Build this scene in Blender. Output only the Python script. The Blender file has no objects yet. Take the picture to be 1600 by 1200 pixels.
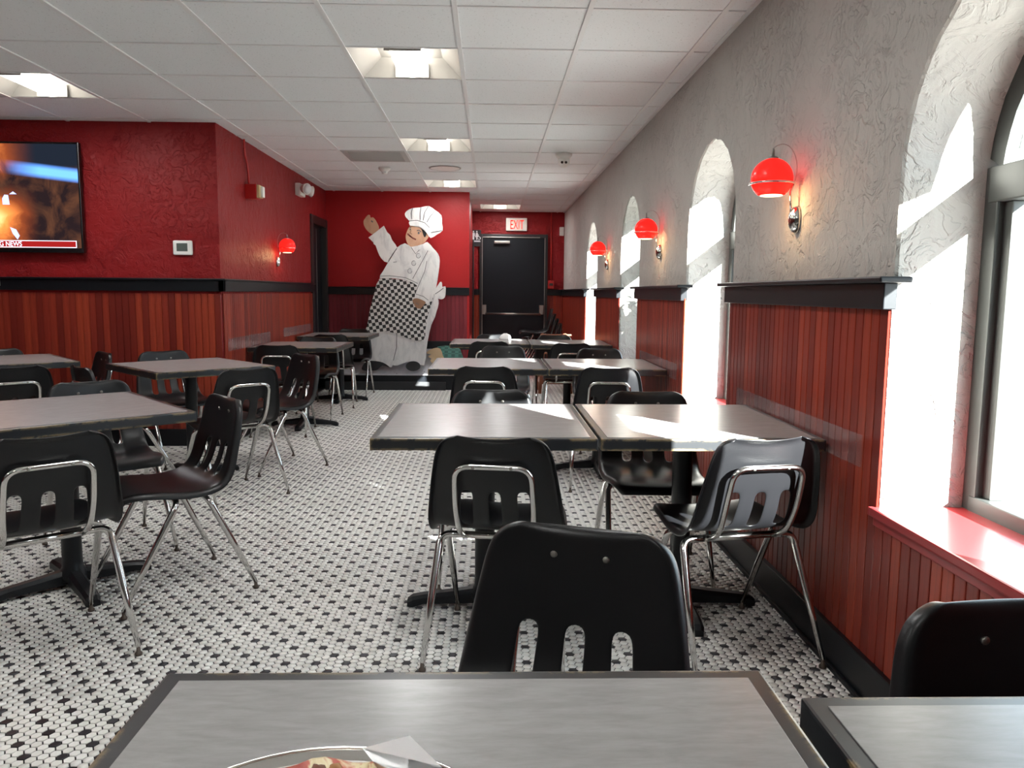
import bpy, bmesh, math, random
import numpy as np
from mathutils import Matrix, Vector
random.seed(7)
S = bpy.context.scene
COL = S.collection
R = math.radians

# ------------------------------------------------------------------ camera
F, PITCH, YAW, ROLL = 1225.67, R(6.642), R(1.6086), R(.4735)
CH = 1.235                                    # eye height above the floor
fw = Vector((math.sin(YAW) * math.cos(PITCH), math.cos(YAW) * math.cos(PITCH), -math.sin(PITCH)))
rt = Vector((math.cos(YAW), -math.sin(YAW), 0)); up = rt.cross(fw)
r2 = rt * math.cos(ROLL) + up * math.sin(ROLL); u2 = -rt * math.sin(ROLL) + up * math.cos(ROLL)
cd = bpy.data.cameras.new('camera'); cam = bpy.data.objects.new('camera', cd); COL.objects.link(cam)
cd.sensor_width = 36; cd.lens = F / 1600 * 36; cd.clip_start = .02
mw = Matrix((r2, u2, -fw)).transposed().to_4x4(); mw.translation = (0, 0, CH); cam.matrix_world = mw
S.camera = cam

def ray(px, py): return (r2 * ((px - 800) / F) - u2 * ((py - 600) / F) + fw)
def onz(px, py, z): d = ray(px, py); return d * ((z - CH) / d.z) + Vector((0, 0, CH))
def ony(px, py, y): d = ray(px, py); return d * (y / d.y) + Vector((0, 0, CH))
def project(p):
    v = Vector(p) - Vector((0, 0, CH)); z = v.dot(fw)
    return 800 + F * v.dot(r2) / z, 600 - F * v.dot(u2) / z

# ------------------------------------------------------------------ world, sun, exposure
w = bpy.data.worlds.new('sky'); S.world = w; w.use_nodes = True
bg = w.node_tree.nodes['Background']; bg.inputs[0].default_value = (.74, .87, 1, 1); bg.inputs[1].default_value = 3.6
sd = bpy.data.lights.new('sun', 'SUN'); sd.energy = 46; sd.angle = R(.55); sd.color = (1, .98, .96)
so = bpy.data.objects.new('sun', sd); COL.objects.link(so); so.location = (20, -28, 16)
so.rotation_euler = Vector((-1, 1.41, -.77)).to_track_quat('-Z', 'Y').to_euler()
S.view_settings.view_transform = 'Standard'; S.view_settings.look = 'None'
S.view_settings.gamma = 1; S.view_settings.use_curve_mapping = False
S.view_settings.exposure = 1.32
S.cycles.max_bounces = 10; S.cycles.diffuse_bounces = 5; S.cycles.glossy_bounces = 4
S.cycles.transparent_max_bounces = 12; S.cycles.sample_clamp_indirect = 6
S.cycles.caustics_reflective = False; S.cycles.caustics_refractive = False

# ------------------------------------------------------------------ materials
MAT = {}
class NT:
    def __init__(s, name):
        s.m = bpy.data.materials.new(name); s.m.use_nodes = True; s.t = s.m.node_tree; s.t.nodes.clear()
        s.out = s.n('ShaderNodeOutputMaterial')
    def n(s, t, **k):
        o = s.t.nodes.new(t)
        for a, v in k.items(): setattr(o, a, v)
        return o
    def l(s, a, b): s.t.links.new(a, b)
    def bsdf(s, col=None, rough=.5, metal=0, **k):
        b = s.n('ShaderNodeBsdfPrincipled')
        if col is not None and not hasattr(col, 'links'): b.inputs['Base Color'].default_value = (*col, 1)
        elif col is not None: s.l(col, b.inputs['Base Color'])
        b.inputs['Roughness'].default_value = rough; b.inputs['Metallic'].default_value = metal
        for a, v in k.items(): b.inputs[a.replace('_', ' ')].default_value = v
        s.l(b.outputs[0], s.out.inputs[0]); s.b = b; return b
    def coord(s, kind='Object', scale=(1, 1, 1)):
        c = s.n('ShaderNodeTexCoord'); m = s.n('ShaderNodeMapping'); m.inputs['Scale'].default_value = scale
        s.l(c.outputs[kind], m.inputs[0]); return m.outputs[0]
    def noise(s, vec, scale, detail=3, rough=.5, dist=0):
        n = s.n('ShaderNodeTexNoise'); s.l(vec, n.inputs['Vector'])
        n.inputs['Scale'].default_value = scale; n.inputs['Detail'].default_value = detail
        n.inputs['Roughness'].default_value = rough; n.inputs['Distortion'].default_value = dist
        return n.outputs['Fac']
    def ramp(s, fac, stops, interp='LINEAR'):
        r = s.n('ShaderNodeValToRGB'); s.l(fac, r.inputs[0]); e = r.color_ramp.elements; r.color_ramp.interpolation = interp
        while len(e) < len(stops): e.new(.5)
        for q, (p, c) in zip(e, stops):
            q.position = p; q.color = (*c, 1) if len(c) == 3 else c
        return r.outputs[0]
    def bump(s, h, strength=.3, dist=.01):
        b = s.n('ShaderNodeBump'); b.inputs['Strength'].default_value = strength; b.inputs['Distance'].default_value = dist
        s.l(h, b.inputs['Height']); s.l(b.outputs[0], s.b.inputs['Normal'])
    def math(s, op, a, b=None, c=None):
        m = s.n('ShaderNodeMath', operation=op)
        for i, v in enumerate((a, b, c)):
            if v is None: continue
            if hasattr(v, 'links'): s.l(v, m.inputs[i])
            else: m.inputs[i].default_value = v
        return m.outputs[0]
    def mix(s, f, a, b):
        m = s.n('ShaderNodeMix', data_type='RGBA')
        for i, v in ((0, f), (6, a), (7, b)):
            if hasattr(v, 'links'): s.l(v, m.inputs[i])
            elif isinstance(v, tuple): m.inputs[i].default_value = (*v, 1)
            else: m.inputs[i].default_value = v
        return m.outputs[2]

def plain(name, col, rough=.5, metal=0, **k):
    t = NT(name); t.bsdf(col, rough, metal, **k); MAT[name] = t.m; return t
def emit(name, col, strength):
    t = NT(name); e = t.n('ShaderNodeEmission'); e.inputs[0].default_value = (*col, 1); e.inputs[1].default_value = strength
    t.l(e.outputs[0], t.out.inputs[0]); MAT[name] = t.m

def stucco(name, col, rough, strength, sx=(1, 1, 1), spread=.05):
    t = NT(name); v = t.coord('Object', sx)
    big = t.noise(v, 10, 5, .6, .8)
    plate = t.ramp(big, [(.40, (0, 0, 0)), (.47, (.55, .55, .55)), (.56, (.6, .6, .6)), (.60, (1, 1, 1))])
    fine = t.noise(v, 38, 4, .6, .6)
    drag = t.noise(t.coord('Object', (4, 14, 4)), 6, 4, .6, .8)
    h = t.math('MULTIPLY_ADD', fine, .32, plate); h = t.math('MULTIPLY_ADD', drag, .45, h)
    h = t.math('MULTIPLY', h, t.ramp(t.noise(t.coord('Object'), 2.6, 3, .55, .6), [(.36, (.22, .22, .22)), (.62, (1, 1, 1))]))
    c2 = tuple(max(0, x * (1 - spread * 2)) for x in col)
    t.bsdf(t.mix(t.noise(v, 3, 3), col, c2), rough, Specular_IOR_Level=.22); t.bump(h, strength, .012); MAT[name] = t.m
stucco('stucco_beige', (.47, .45, .42), .75, 1.0)
stucco('stucco_red', (.25, .0095, .011), .5, .95, (1, 1, 1), .08)
stucco('plaster_red', (.38, .015, .017), .45, .12, (1, 1, 1), .05)
plain('paint_black', (.0045, .0055, .0075), .36, Specular_IOR_Level=.3)
plain('door_black', (.0045, .006, .009), .5, Specular_IOR_Level=.25)
plain('dark_frame', (.012, .010, .011), .4)

def wood(name, a, b, c, rough=.33):
    t = NT(name); oi = t.n('ShaderNodeObjectInfo')
    base = t.ramp(oi.outputs['Random'], [(0, a), (.45, b), (1, c)])
    v = t.coord('Object', (22, 22, 1.1)); g = t.noise(v, 3, 5, .6, .8)
    dk = tuple(x * .55 for x in b)
    t.bsdf(t.mix(t.ramp(g, [(.35, (0, 0, 0)), (.75, (.7, .7, .7))]), base, dk), rough)
    t.b.inputs['Specular IOR Level'].default_value = .32
    t.bump(g, .06, .004); MAT[name] = t.m
wood('wood_cherry', (.13, .014, .010), (.23, .027, .016), (.34, .048, .022))
wood('wood_maroon', (.13, .013, .018), (.175, .018, .026), (.22, .026, .036), .42)
wood('wood_brown', (.16, .050, .022), (.18, .06, .03), (.20, .07, .03), .45)
plain('sill_red', (.30, .030, .032), .30, Specular_IOR_Level=.35)
t = NT('ceiling_tile'); v = t.coord('Object'); n = t.noise(v, 95, 2, .6)
t.bsdf(t.mix(t.ramp(n, [(.28, (1, 1, 1)), (.36, (0, 0, 0))]), (.77, .80, .81), (.46, .47, .47)), .85)
t.bump(n, .12, .004); MAT['ceiling_tile'] = t.m
plain('grid_white', (.74, .75, .75), .5)
plain('white_metal', (.42, .415, .40), .45)
plain('white_plastic', (.74, .73, .70), .4)
plain('beige_plastic', (.62, .50, .26), .4)
plain('alarm_red', (.42, .012, .010), .4)
plain('grey_lcd', (.09, .11, .10), .25)
plain('signal_grey', (.55, .56, .56), .3)
emit('lamp_lens', (1, .92, .80), 5)
emit('diffuser', (1, .74, .40), 2.6)
emit('bulb', (1, .72, .34), 14)

def tilemat(name, a, b, rough):
    t = NT(name); g = t.n('ShaderNodeNewGeometry')
    oi = t.n('ShaderNodeObjectInfo')
    rnd = t.math('FRACT', t.math('ADD', g.outputs['Random Per Island'], oi.outputs['Random']))
    d = t.noise(t.coord('Object'), 1.7, 4, .6)
    dirt = t.ramp(d, [(.42, (0, 0, 0)), (.75, (.35, .35, .35))])
    t.bsdf(t.mix(dirt, t.mix(rnd, a, b), tuple(x * .72 for x in a)), rough); MAT[name] = t.m
tilemat('tile_white', (.74, .72, .67), (.84, .82, .78), .34)
tilemat('tile_black', (.014, .013, .017), (.04, .037, .043), .34)
plain('grout', (.018, .016, .017), .9)

t = NT('chair_plastic'); v = t.coord('Object'); n = t.noise(v, 420, 2, .5)
t.bsdf((.0055, .0056, .0066), .35, Specular_IOR_Level=.40); t.bump(n, .10, .002); MAT['chair_plastic'] = t.m
t = NT('chrome'); t.bsdf((.66, .65, .63), .13, 1); MAT['chrome'] = t.m
plain('steel_dull', (.36, .34, .31), .38, 1)
plain('glide', (.10, .075, .06), .45, .6)
plain('cast_iron', (.006, .007, .009), .42, Specular_IOR_Level=.35)
t = NT('laminate'); v = t.coord('Object', (3, 14, 3)); n = t.noise(v, 5, 6, .65, .3)
t.bsdf(t.mix(t.ramp(n, [(.3, (0, 0, 0)), (.7, (1, 1, 1))]), (.245, .234, .228), (.305, .295, .29)), .27, Specular_IOR_Level=.36)
t.bump(t.noise(v, 60, 3), .03, .001); MAT['laminate'] = t.m
# black painted rim, rubbed through to tan wood along the arrises
t = NT('table_rim'); g = t.n('ShaderNodeNewGeometry'); v = t.coord('Object')
bv = t.n('ShaderNodeBevel'); bv.samples = 4; bv.inputs['Radius'].default_value = .016
dp = t.n('ShaderNodeVectorMath', operation='DOT_PRODUCT'); t.l(bv.outputs[0], dp.inputs[0]); t.l(g.outputs['Normal'], dp.inputs[1])
edge = t.math('SUBTRACT', 1, dp.outputs['Value'])
nn = t.noise(v, 9, 6, .75); wear = t.math('MULTIPLY', t.math('MULTIPLY', edge, 10), t.ramp(nn, [(.47, (0, 0, 0)), (.60, (1, 1, 1))]))
wear = t.ramp(wear, [(.15, (0, 0, 0)), (.5, (1, 1, 1))])
scr = t.ramp(t.noise(t.coord('Object', (4, 30, 4)), 4, 6, .75), [(.62, (0, 0, 0)), (.74, (.35, .35, .35))])
t.bsdf(t.mix(wear, t.mix(scr, (.010, .011, .013), (.11, .105, .09)), (.30, .21, .10)), .36); MAT['table_rim'] = t.m

def see_through(name, tint, gloss, refl=.06, haze=0):
    t = NT(name); a = t.n('ShaderNodeBsdfTransparent'); a.inputs[0].default_value = (*tint, 1)
    b = t.n('ShaderNodeBsdfGlossy'); b.inputs['Roughness'].default_value = gloss
    fr = t.n('ShaderNodeLayerWeight'); fr.inputs[0].default_value = .5
    m = t.n('ShaderNodeMixShader'); t.l(t.math('MULTIPLY_ADD', t.math('POWER', fr.outputs['Facing'], 5), .6, refl), m.inputs[0])
    t.l(a.outputs[0], m.inputs[1]); t.l(b.outputs[0], m.inputs[2])
    if haze:
        df = t.n('ShaderNodeBsdfDiffuse'); df.inputs[0].default_value = (.8, .8, .82, 1); m2 = t.n('ShaderNodeMixShader'); m2.inputs[0].default_value = haze
        t.l(m.outputs[0], m2.inputs[1]); t.l(df.outputs[0], m2.inputs[2]); m = m2
    t.l(m.outputs[0], t.out.inputs[0]); MAT[name] = t.m
see_through('window_glass', (.96, .99, .98), .01, .03)
see_through('acrylic', (.985, .985, .99), .12, .05, .035)
t = NT('red_glass'); a = t.n('ShaderNodeBsdfTranslucent'); a.inputs[0].default_value = (.9, .010, .008, 1)
b = t.n('ShaderNodeBsdfPrincipled'); b.inputs['Base Color'].default_value = (.75, .008, .008, 1); b.inputs['Roughness'].default_value = .25
b.inputs['Emission Color'].default_value = (1, .012, .010, 1); b.inputs['Emission Strength'].default_value = .75
m = t.n('ShaderNodeMixShader'); m.inputs[0].default_value = .45
t.l(b.outputs[0], m.inputs[1]); t.l(a.outputs[0], m.inputs[2]); t.l(m.outputs[0], t.out.inputs[0]); MAT['red_glass'] = t.m
plain('alu_frame', (.055, .058, .055), .42, .3)
plain('cord_grey', (.40, .36, .34), .4)
plain('paper', (.90, .90, .89), .6)
plain('liner', (.6, .59, .57), .5)
plain('pan_steel', (.62, .60, .56), .25, 1)
plain('tv_black', (.006, .006, .007), .25)
plain('mat_dark', (.022, .022, .024), .85)
plain('pavement', (.42, .41, .39), .9)
plain('leaf', (.05, .11, .03), .6)
plain('bark', (.10, .07, .05), .9)
plain('sign_white', (.62, .60, .54), .4)
emit('exit_red', (1, .035, .02), 1.0)
plain('sign_black', (.012, .012, .014), .4)

# chef paint
def painted(name, col, smear):
    t = NT(name); n = t.noise(t.coord('Object', (5, 5, 2.2)), 2.2, 5, .65, .7)
    t.bsdf(t.mix(t.ramp(n, [(.47, (0, 0, 0)), (.72, (.75, .75, .75))]), col, smear), .5); MAT[name] = t.m
painted('paint_white', (.74, .725, .70), (.45, .445, .45))
painted('paint_trouser', (.62, .61, .60), (.42, .42, .43))
painted('paint_skin', (.52, .30, .19), (.40, .20, .12))
painted('paint_skin_dark', (.30, .16, .09), (.22, .11, .06))
plain('paint_line', (.13, .13, .135), .6)
plain('paint_lips', (.24, .06, .05), .5)
painted('board_white', (.46, .46, .48), (.34, .34, .36))
t = NT('apron_check'); c = t.coord('Object'); vr = t.n('ShaderNodeVectorRotate', rotation_type='Y_AXIS'); vr.inputs['Angle'].default_value = R(8)
t.l(c, vr.inputs['Vector']); mp = t.n('ShaderNodeMapping'); mp.inputs['Scale'].default_value = (1, 0, 1); mp.inputs['Location'].default_value = (.013, .021, .0)
t.l(vr.outputs[0], mp.inputs[0]); ck = t.n('ShaderNodeTexChecker'); ck.inputs['Scale'].default_value = 24
ck.inputs[1].default_value = (.60, .585, .56, 1); ck.inputs[2].default_value = (.012, .012, .012, 1)
t.l(mp.outputs[0], ck.inputs[0]); t.bsdf(ck.outputs[0], .5); MAT['apron_check'] = t.m
t = NT('green_weave'); ck = t.n('ShaderNodeTexChecker'); ck.inputs['Scale'].default_value = 22
ck.inputs[1].default_value = (.012, .065, .050, 1); ck.inputs[2].default_value = (.035, .13, .105, 1)
t.l(t.coord('Object'), ck.inputs[0]); t.bsdf(ck.outputs[0], .7); MAT['green_weave'] = t.m
plain('tan_cloth', (.47, .34, .20), .8)
# pizza
t = NT('pizza_top'); v = t.coord('Object'); n = t.noise(v, 22, 4, .6, .5)
t.bsdf(t.ramp(n, [(.36, (.62, .46, .22)), (.46, (.70, .60, .36)), (.52, (.45, .07, .03)), (.66, (.30, .03, .02))]), .4); t.bump(n, .6, .01); MAT['pizza_top'] = t.m
plain('crust', (.36, .17, .06), .7)
plain('sauce', (.34, .030, .022), .4)
plain('sausage', (.16, .06, .03), .6)

# television picture
t = NT('tv_picture'); c = t.n('ShaderNodeTexCoord'); sp = t.n('ShaderNodeSeparateXYZ'); t.l(c.outputs['Generated'], sp.inputs[0])
gx, gz = sp.outputs[0], sp.outputs[2]
nz = t.noise(t.coord('Generated', (5, 1, 2.4)), 1.6, 5, .6, .9)
flame_mask = t.math('MULTIPLY', t.ramp(gx, [(.50, (1, 1, 1)), (.80, (0, 0, 0))]), t.ramp(t.math('MULTIPLY_ADD', nz, .25, gz), [(.05, (.35, .35, .35)), (.45, (1, 1, 1)), (.75, (.05, .05, .05)), (.95, (.45, .45, .45))]))
flame = t.ramp(t.math('MULTIPLY', flame_mask, t.math('ADD', nz, .42)), [(0, (.010, .006, .008)), (.25, (.16, .035, .012)), (.55, (.75, .22, .05)), (.85, (1, .55, .22)), (1, (.55, .65, 1))])
dark = t.mix(t.ramp(nz, [(.4, (0, 0, 0)), (.7, (1, 1, 1))]), (.012, .007, .008), (.075, .030, .016))
dark = t.mix(t.ramp(gz, [(.72, (0, 0, 0)), (.80, (1, 1, 1))]), dark, (.008, .011, .018))
base = t.mix(t.ramp(flame_mask, [(.02, (0, 0, 0)), (.25, (1, 1, 1))]), dark, flame)
bz = t.math('ABSOLUTE', t.math('SUBTRACT', gz, t.math('SUBTRACT', .91, t.math('MULTIPLY', gx, .21))))
band = t.math('MULTIPLY', t.ramp(bz, [(.025, (1, 1, 1)), (.075, (0, 0, 0))]), t.ramp(gx, [(.62, (.03, .03, .03)), (.80, (1, 1, 1))]))
base = t.mix(band, base, (.12, .34, .95))
e = t.n('ShaderNodeEmission'); t.l(base, e.inputs[0]); e.inputs[1].default_value = .95; t.l(e.outputs[0], t.out.inputs[0]); MAT['tv_picture'] = t.m
emit('ticker_red', (.24, .010, .010), .8); emit('ticker_white', (.80, .82, 1), .9); emit('flame_core', (.42, .52, 1), .9)

# ------------------------------------------------------------------ mesh helpers
def mesh_obj(name, bm, mat, parent=None, smooth=False, link=True):
    me = bpy.data.meshes.new(name); bm.normal_update(); bm.to_mesh(me); bm.free()
    if smooth:
        for p in me.polygons: p.use_smooth = True
    me.materials.append(MAT[mat]); o = bpy.data.objects.new(name, me)
    if link: COL.objects.link(o)
    if parent: o.parent = parent
    return o
def new(): return bmesh.new()
def abox(bm, x0, x1, y0, y1, z0, z1, bev=0, m=None):
    r = bmesh.ops.create_cube(bm, size=1); vs = r['verts']
    for v in vs: v.co = Vector(((x0 + x1) / 2 + v.co.x * (x1 - x0), (y0 + y1) / 2 + v.co.y * (y1 - y0), (z0 + z1) / 2 + v.co.z * (z1 - z0)))
    if bev:
        es = list({e for v in vs for e in v.link_edges})
        rr = bmesh.ops.bevel(bm, geom=es, offset=bev, segments=2, affect='EDGES', profile=.6)
        vs = list({v for f in rr['faces'] for v in f.verts} | {v for v in vs if v.is_valid})
    if m:
        for v in vs: v.co = m @ v.co
    return bm
def boxobj(name, mat, b, bev=0, parent=None, m=None): return mesh_obj(name, abox(new(), *b, bev, m), mat, parent)
def tube(bm, pts, rad, n=10, caps=True):
    pts = [Vector(p) for p in pts]; rad = rad if isinstance(rad, (list, tuple)) else [rad] * len(pts)
    rings = []; prev = None
    for i, p in enumerate(pts):
        d = (pts[min(i + 1, len(pts) - 1)] - pts[max(i - 1, 0)]).normalized()
        if prev is None: u = d.orthogonal().normalized()
        else: u = (prev - d * prev.dot(d)).normalized()
        prev = u; w_ = d.cross(u)
        rings.append([bm.verts.new(p + (u * math.cos(2 * math.pi * k / n) + w_ * math.sin(2 * math.pi * k / n)) * rad[i]) for k in range(n)])
    for a, b in zip(rings, rings[1:]):
        for k in range(n): bm.faces.new((a[k], a[(k + 1) % n], b[(k + 1) % n], b[k]))
    if caps: bm.faces.new(rings[0][::-1]); bm.faces.new(rings[-1])
    return bm
def fillet(pts, r, n=5):
    out = [Vector(pts[0])]
    for a, b, c in zip(pts, pts[1:], pts[2:]):
        a, b, c = Vector(a), Vector(b), Vector(c)
        k = min(r, (a - b).length * .49, (c - b).length * .49); p = b + (a - b).normalized() * k; q = b + (c - b).normalized() * k
        for i in range(n + 1):
            s = i / n; out.append(p * (1 - s) ** 2 + b * 2 * s * (1 - s) + q * s * s)
    out.append(Vector(pts[-1])); return out
def lathe(bm, prof, n=24, m=None):
    rings = []
    for r, z in prof:
        rings.append([bm.verts.new((m or Matrix()) @ Vector((r * math.cos(2 * math.pi * k / n), r * math.sin(2 * math.pi * k / n), z))) for k in range(n)])
    for a, b in zip(rings, rings[1:]):
        for k in range(n): bm.faces.new((a[k], a[(k + 1) % n], b[(k + 1) % n], b[k]))
    return bm
def disc_caps(bm, prof, n, m=None):
    lathe(bm, [(1e-4, prof[0][1])] + prof + [(1e-4, prof[-1][1])], n, m); return bm
def prism(bm, pts, thick, axis):                # polygon of 3D points pushed along a vector
    axis = Vector(axis) * thick; a = [bm.verts.new(p) for p in pts]; b = [bm.verts.new(Vector(p) + axis) for p in pts]
    n = len(pts); bm.faces.new(a); bm.faces.new(b[::-1])
    for k in range(n): bm.faces.new((a[k], b[k], b[(k + 1) % n], a[(k + 1) % n]))
    bmesh.ops.recalc_face_normals(bm, faces=bm.faces); return bm
def empty(name, loc=(0, 0, 0), rz=0):
    o = bpy.data.objects.new(name, None); COL.objects.link(o); o.location = loc; o.rotation_euler = (0, 0, rz); o.empty_display_size = .1
    return o
def tag(o, label, cat, group=None):
    o['label'] = label; o['category'] = cat
    if group: o['group'] = group
    return o
def struct(o, label=None):
    o['kind'] = 'structure'
    if label: o['label'] = label
    return o
def copy_tree(o, parent=None):
    c = o.copy(); COL.objects.link(c); c.parent = parent
    for ch in o.children: copy_tree(ch, c)
    return c
def text_obj(name, s, size, mat, mtx, parent=None, depth=.001, align='LEFT', width=None):
    cu = bpy.data.curves.new(name, 'FONT'); cu.body = s; cu.size = size; cu.extrude = depth; cu.align_x = align
    tmp = bpy.data.objects.new(name + '_t', cu); COL.objects.link(tmp)
    dg = bpy.context.evaluated_depsgraph_get(); me = bpy.data.meshes.new_from_object(tmp.evaluated_get(dg))
    bpy.data.objects.remove(tmp); me.materials.clear(); me.materials.append(MAT[mat])
    if width:
        xs = [v.co.x for v in me.vertices]; k = width / (max(xs) - min(xs))
        for v in me.vertices: v.co.x *= k
    o = bpy.data.objects.new(name, me); COL.objects.link(o); o.parent = parent
    for v in me.vertices: v.co = mtx @ v.co
    return o
FACE_CAM = Matrix.Rotation(R(90), 4, 'X')       # text upright, read from -Y

# ------------------------------------------------------------------ dimensions of the room
XW, XL = 1.17, -2.11           # window wall, left wall behind the corner
YT, YC, YB = 6.245, 10.26, 12.65
ZC = 2.505
XFAR, YNEAR = -6.6, -4.2
SILL, SPRING, ATOP = .60, 1.56, 2.045
SIDE = (-.66, .455)
WIN = [(1.770, .495), (4.245, .455), (6.66, .452), (9.15, .47)]
XG = 1.42                      # window frames begin here
RAIL0, RAIL1 = 1.195, 1.29
BASEH = .135

# ------------------------------------------------------------------ floor: hexagonal mosaic, every tile real
P = .0291; CS = P * math.sqrt(3) / 2; RAD = (P - .0038) / math.sqrt(3)
X0, Y0 = -.3763, 2.7462
fl = boxobj('floor', 'grout', (XFAR, XW + .3, YNEAR, YB, -.12, -.0035)); struct(fl, 'white and black hexagon mosaic tile floor')
c = np.arange(math.floor((-4.9 - X0) / CS), math.ceil((XW - X0) / CS)); rr = np.arange(math.floor((-.6 - Y0) / P), math.ceil((YB - Y0) / P))
C, RR = np.meshgrid(c, rr, indexing='ij'); cx = X0 + C * CS; cy = Y0 + (RR + .5 * (C % 2)) * P
black = (C % 2 == 0) & ((RR + C) % 4 == 0)
ok = (cx > -4.9) & (cx < XW - .005) & (cy < YB) & ~((cy > YT) & (cx < XL)) & ~((cy > YC) & (cx < -.3))
cx, cy, black = cx[ok], cy[ok], black[ok]
def hexverts(r, z): return [(r * math.cos(k * math.pi / 3), r * math.sin(k * math.pi / 3), z) for k in range(6)]
HV = np.array(hexverts(RAD - .0007, 0) + hexverts(RAD, -.0008) + hexverts(RAD, -.0035)); HF = [list(range(6))]
for a in (0, 6): HF += [[a + 6 + k, a + 6 + (k + 1) % 6, a + (k + 1) % 6, a + k] for k in range(6)]
hexme = bpy.data.meshes.new('floor_tile'); hexme.from_pydata(HV.tolist(), [], HF)
# the 300 that show largest: nearest ones in frame and clear of the near tables
dist = np.hypot(cx, cy); order = np.argsort(dist); pick = []
for i in order:
    px, py = project((cx[i], cy[i], 0))
    if 6 < px < 1594 and 6 < py < 1194 and not (py > 1030 and px > 275 - (py - 1030) * .97 and px < 1330): pick.append(i)
    if len(pick) == 300: break
pick = np.array(pick); rest = np.ones(len(cx), bool); rest[pick] = False
hexb = hexme.copy(); hexme.materials.append(MAT['tile_white']); hexb.materials.append(MAT['tile_black'])
for i in pick:
    o = bpy.data.objects.new('floor_tile', hexb if black[i] else hexme); COL.objects.link(o)
    o.location = (cx[i], cy[i], random.uniform(-.0002, .0002)); o.parent = fl
qx, qy, qb = cx[rest], cy[rest], black[rest]; N = len(qx)
# tiles far off keep top and side (no arris) to stay light
vv = HV[None, :12, :].repeat(N, 0).copy(); vv[:, 6:, 2] = -.0035
vv[:, :, 0] += qx[:, None]; vv[:, :, 1] += qy[:, None]
me = bpy.data.meshes.new('floor_mosaic'); me.vertices.add(N * 12); me.vertices.foreach_set('co', vv.ravel())
lp = np.array([0, 1, 2, 3, 4, 5] + [i for k in range(6) for i in (6 + k, 6 + (k + 1) % 6, (k + 1) % 6, k)])
loops = (np.arange(N)[:, None] * 12 + lp[None]).ravel(); tot = np.tile([6] + [4] * 6, N); st = np.concatenate([[0], np.cumsum(tot)[:-1]])
me.loops.add(len(loops)); me.loops.foreach_set('vertex_index', loops.astype(np.int32))
me.polygons.add(len(tot)); me.polygons.foreach_set('loop_start', st.astype(np.int32)); me.polygons.foreach_set('loop_total', tot.astype(np.int32))
me.polygons.foreach_set('material_index', np.repeat(qb.astype(np.int32), 7))
me.update(calc_edges=True); me.materials.append(MAT['tile_white']); me.materials.append(MAT['tile_black'])
fm = bpy.data.objects.new('floor_mosaic', me); COL.objects.link(fm); fm.parent = fl; fm['kind'] = 'stuff'

# ------------------------------------------------------------------ ceiling: grid and tiles, troffers in their cells
GX, GY, GT = -.1675, 3.6887, .61
ceil = boxobj('ceiling', 'grid_white', (XFAR, XW + .35, YNEAR, YB + .2, ZC + .20, ZC + .28)); struct(ceil, 'white suspended tile ceiling')
LIGHTS = {(-1, 1): 'ceiling light nearest the camera, in the middle column of tiles', (-1, 5): 'second ceiling light, beside the slatted air vent',
          (-1, 9): 'third ceiling light, above the painted chef', (0, 13): 'farthest ceiling light, in front of the exit sign',
          (-5, 2): 'ceiling light at the left, before the television wall', (-1, -3): 'ceiling light just above the camera, out of the photo', (-1, -7): 'ceiling light above the aisle behind the camera', (-5, -2): 'ceiling light left of the camera, out of the photo', (-5, -6): 'ceiling light at the left behind the camera'}
VENT = (-2, 6)
lbm = bmesh.new()
cols = range(-11, 3); rows = range(-13, 16)
tile_me = {}
for i in cols:
    for j in rows:
        x0, x1 = GX + i * GT, min(GX + (i + 1) * GT, XW); y0, y1 = GY + j * GT, min(GY + (j + 1) * GT, YB)
        x0 = max(x0, XFAR); y0 = max(y0, YNEAR)
        if x1 - x0 < .03 or y1 - y0 < .03: continue
        if y0 > YT + .02 and x1 < XL - .02: continue
        if y0 > YC + .02 and x1 < -.32: continue
        if (i, j) in LIGHTS or (i, j) == VENT: continue
        key = (round(x1 - x0, 3), round(y1 - y0, 3))
        if key not in tile_me:
            bm = abox(new(), .006, key[0] - .006, .006, key[1] - .006, .002, .016, .003)
            o = mesh_obj('ceiling_tile', bm, 'ceiling_tile', link=False); tile_me[key] = o.data
        o = bpy.data.objects.new('ceiling_tile', tile_me[key]); COL.objects.link(o); o.parent = ceil
        o.location = (x0, y0, ZC + random.uniform(-.001, .0015))
bm = new()
for i in cols:
    x = GX + i * GT
    if x > XFAR: abox(bm, x - .012, x + .012, YNEAR, YB, ZC - .004, ZC + .006)
for j in rows:
    y = GY + j * GT
    if YNEAR < y < YB: abox(bm, XFAR, XW, y - .007, y + .007, ZC - .002, ZC + .006)
abox(bm, XW - .022, XW + .004, YNEAR, YB, ZC - .004, ZC + .008)
mesh_obj('ceiling_grid', bm, 'grid_white', ceil)

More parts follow.
